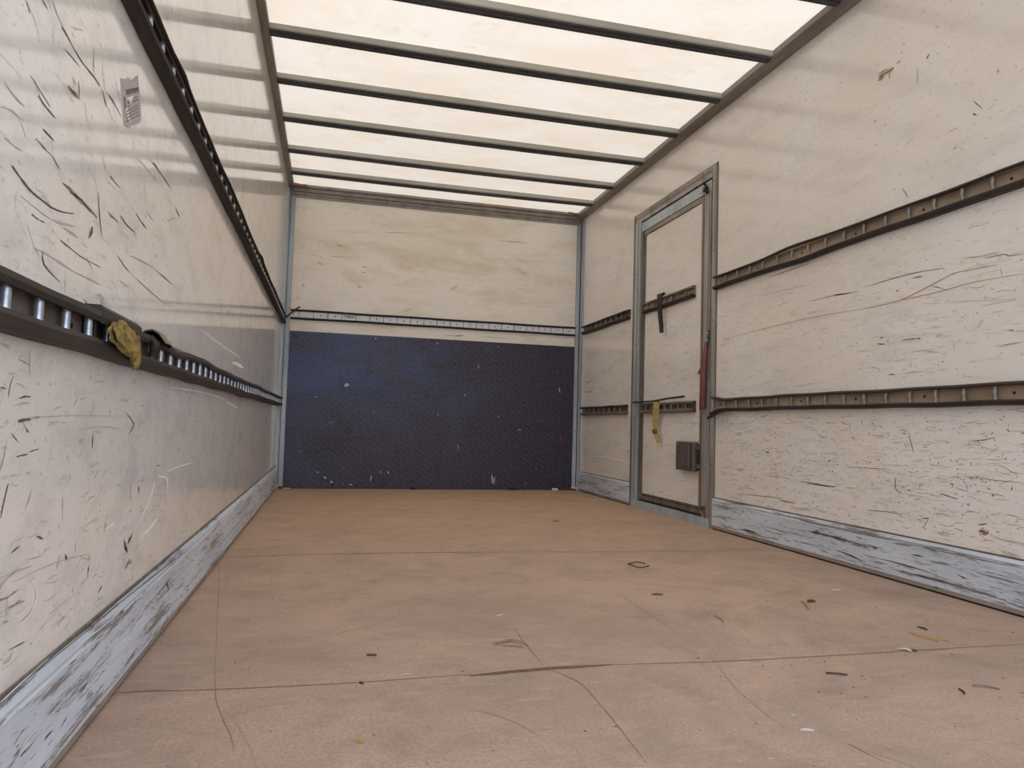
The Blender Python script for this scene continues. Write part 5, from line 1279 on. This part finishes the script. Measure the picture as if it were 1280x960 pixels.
sliver('wood_chip', 1.635, 3.895, 1.665, 3.88, .018, 'mark_chip', 'right brown chip of the two on the far floor', 'debris', G, seed=22)
# along the foot of the front wall
sliver('wood_chip', 0.020, 5.765, 0.055, 5.745, .030, 'rust', 'rusty brown clump in the left front corner', 'debris', G, seed=30, h=.022)
sliver('wood_chip', 0.065, 5.765, 0.115, 5.750, .022, 'scrap', 'pale splintered chip beside the rusty clump in the left front corner', 'debris', G, seed=31, h=.008)
sliver('crumb', 1.030, 5.775, 1.085, 5.770, .025, 'groove', 'black crumb at the foot of the navy panel, near the middle', 'debris', G, seed=32, h=.014)
sliver('crumb', 1.845, 5.778, 1.905, 5.772, .022, 'groove', 'left black crumb at the foot of the navy panel toward the right post', 'debris', G, seed=33, h=.012)
sliver('wood_chip', 2.215, 5.77, 2.265, 5.76, .022, 'mark_tan', 'tan chip at the foot of the navy panel by the right post', 'debris', G, seed=34, h=.018)
sliver('crumb', 2.300, 5.77, 2.420, 5.74, .030, 'bark', 'dark rusty litter heap in the right front corner', 'debris', G, seed=35, h=.016)
# fine grit nobody could count
mb = MB(); rnd = random.Random(77)
for i in range(700):
    if i < 560: x, y = rnd.uniform(.05, 2.4), 1.0+4.7*rnd.random()**1.2
    elif i < 760: x, y = rnd.uniform(1.3, 2.38), rnd.uniform(1.1, 2.6)
    else: x, y = rnd.uniform(.06, 2.38), D-0.02-abs(rnd.gauss(0, .03))
    s = rnd.uniform(.0009, .0022); a = rnd.uniform(0, PI); m = rnd.choice(['bark', 'bark', 'mark_crack', 'straw', 'scrap', 'mark_chip'])
    c, d = math.cos(a)*s, math.sin(a)*s; l = rnd.uniform(1, 3.2)
    b = [(x-c*l, y-d*l), (x+d, y-c), (x+c*l, y+d*l), (x-d, y+c)]
    n = len(mb.v)
    mb.v += [(p[0], p[1], .0004) for p in b]+[(x, y, s*.9)]
    for q in ((0, 1, 4), (1, 2, 4), (2, 3, 4), (3, 0, 4)):
        mb.f.append(tuple(n+j for j in q)); mb.mi.append(mb.mat(m)); mb.sm.append(False)
tag(mb.build('floor_grit'), 'fine grit and tiny crumbs spread over the brown floor', 'grit', None, 'stuff')
# brown sealant lump at the two roof corners
for x, y, lab, sx in ((.085, D-.065, 'brown torn tape in the upper left front corner under the roof', .055), (W-.115, D-.065, 'brown torn tape in the upper right front corner under the roof', .045)):
    mb = MB(); rows = []
    for i in range(8):
        t = i/7; rows.append([(x-sx+2*sx*t, y+.018*math.cos(a)*(1+.3*math.sin(5*t)), 2.366+.009*math.sin(a)*(1-.4*t)+.002*math.sin(9*t)) for a in [2*PI*k/8 for k in range(8)]])
    mb.grid(rows, 'mark_rust', True, True); mb.face(rows[0][::-1], 'mark_rust'); mb.face(rows[-1], 'mark_rust')
    tag(mb.build('tape_scrap'), lab, 'tape')
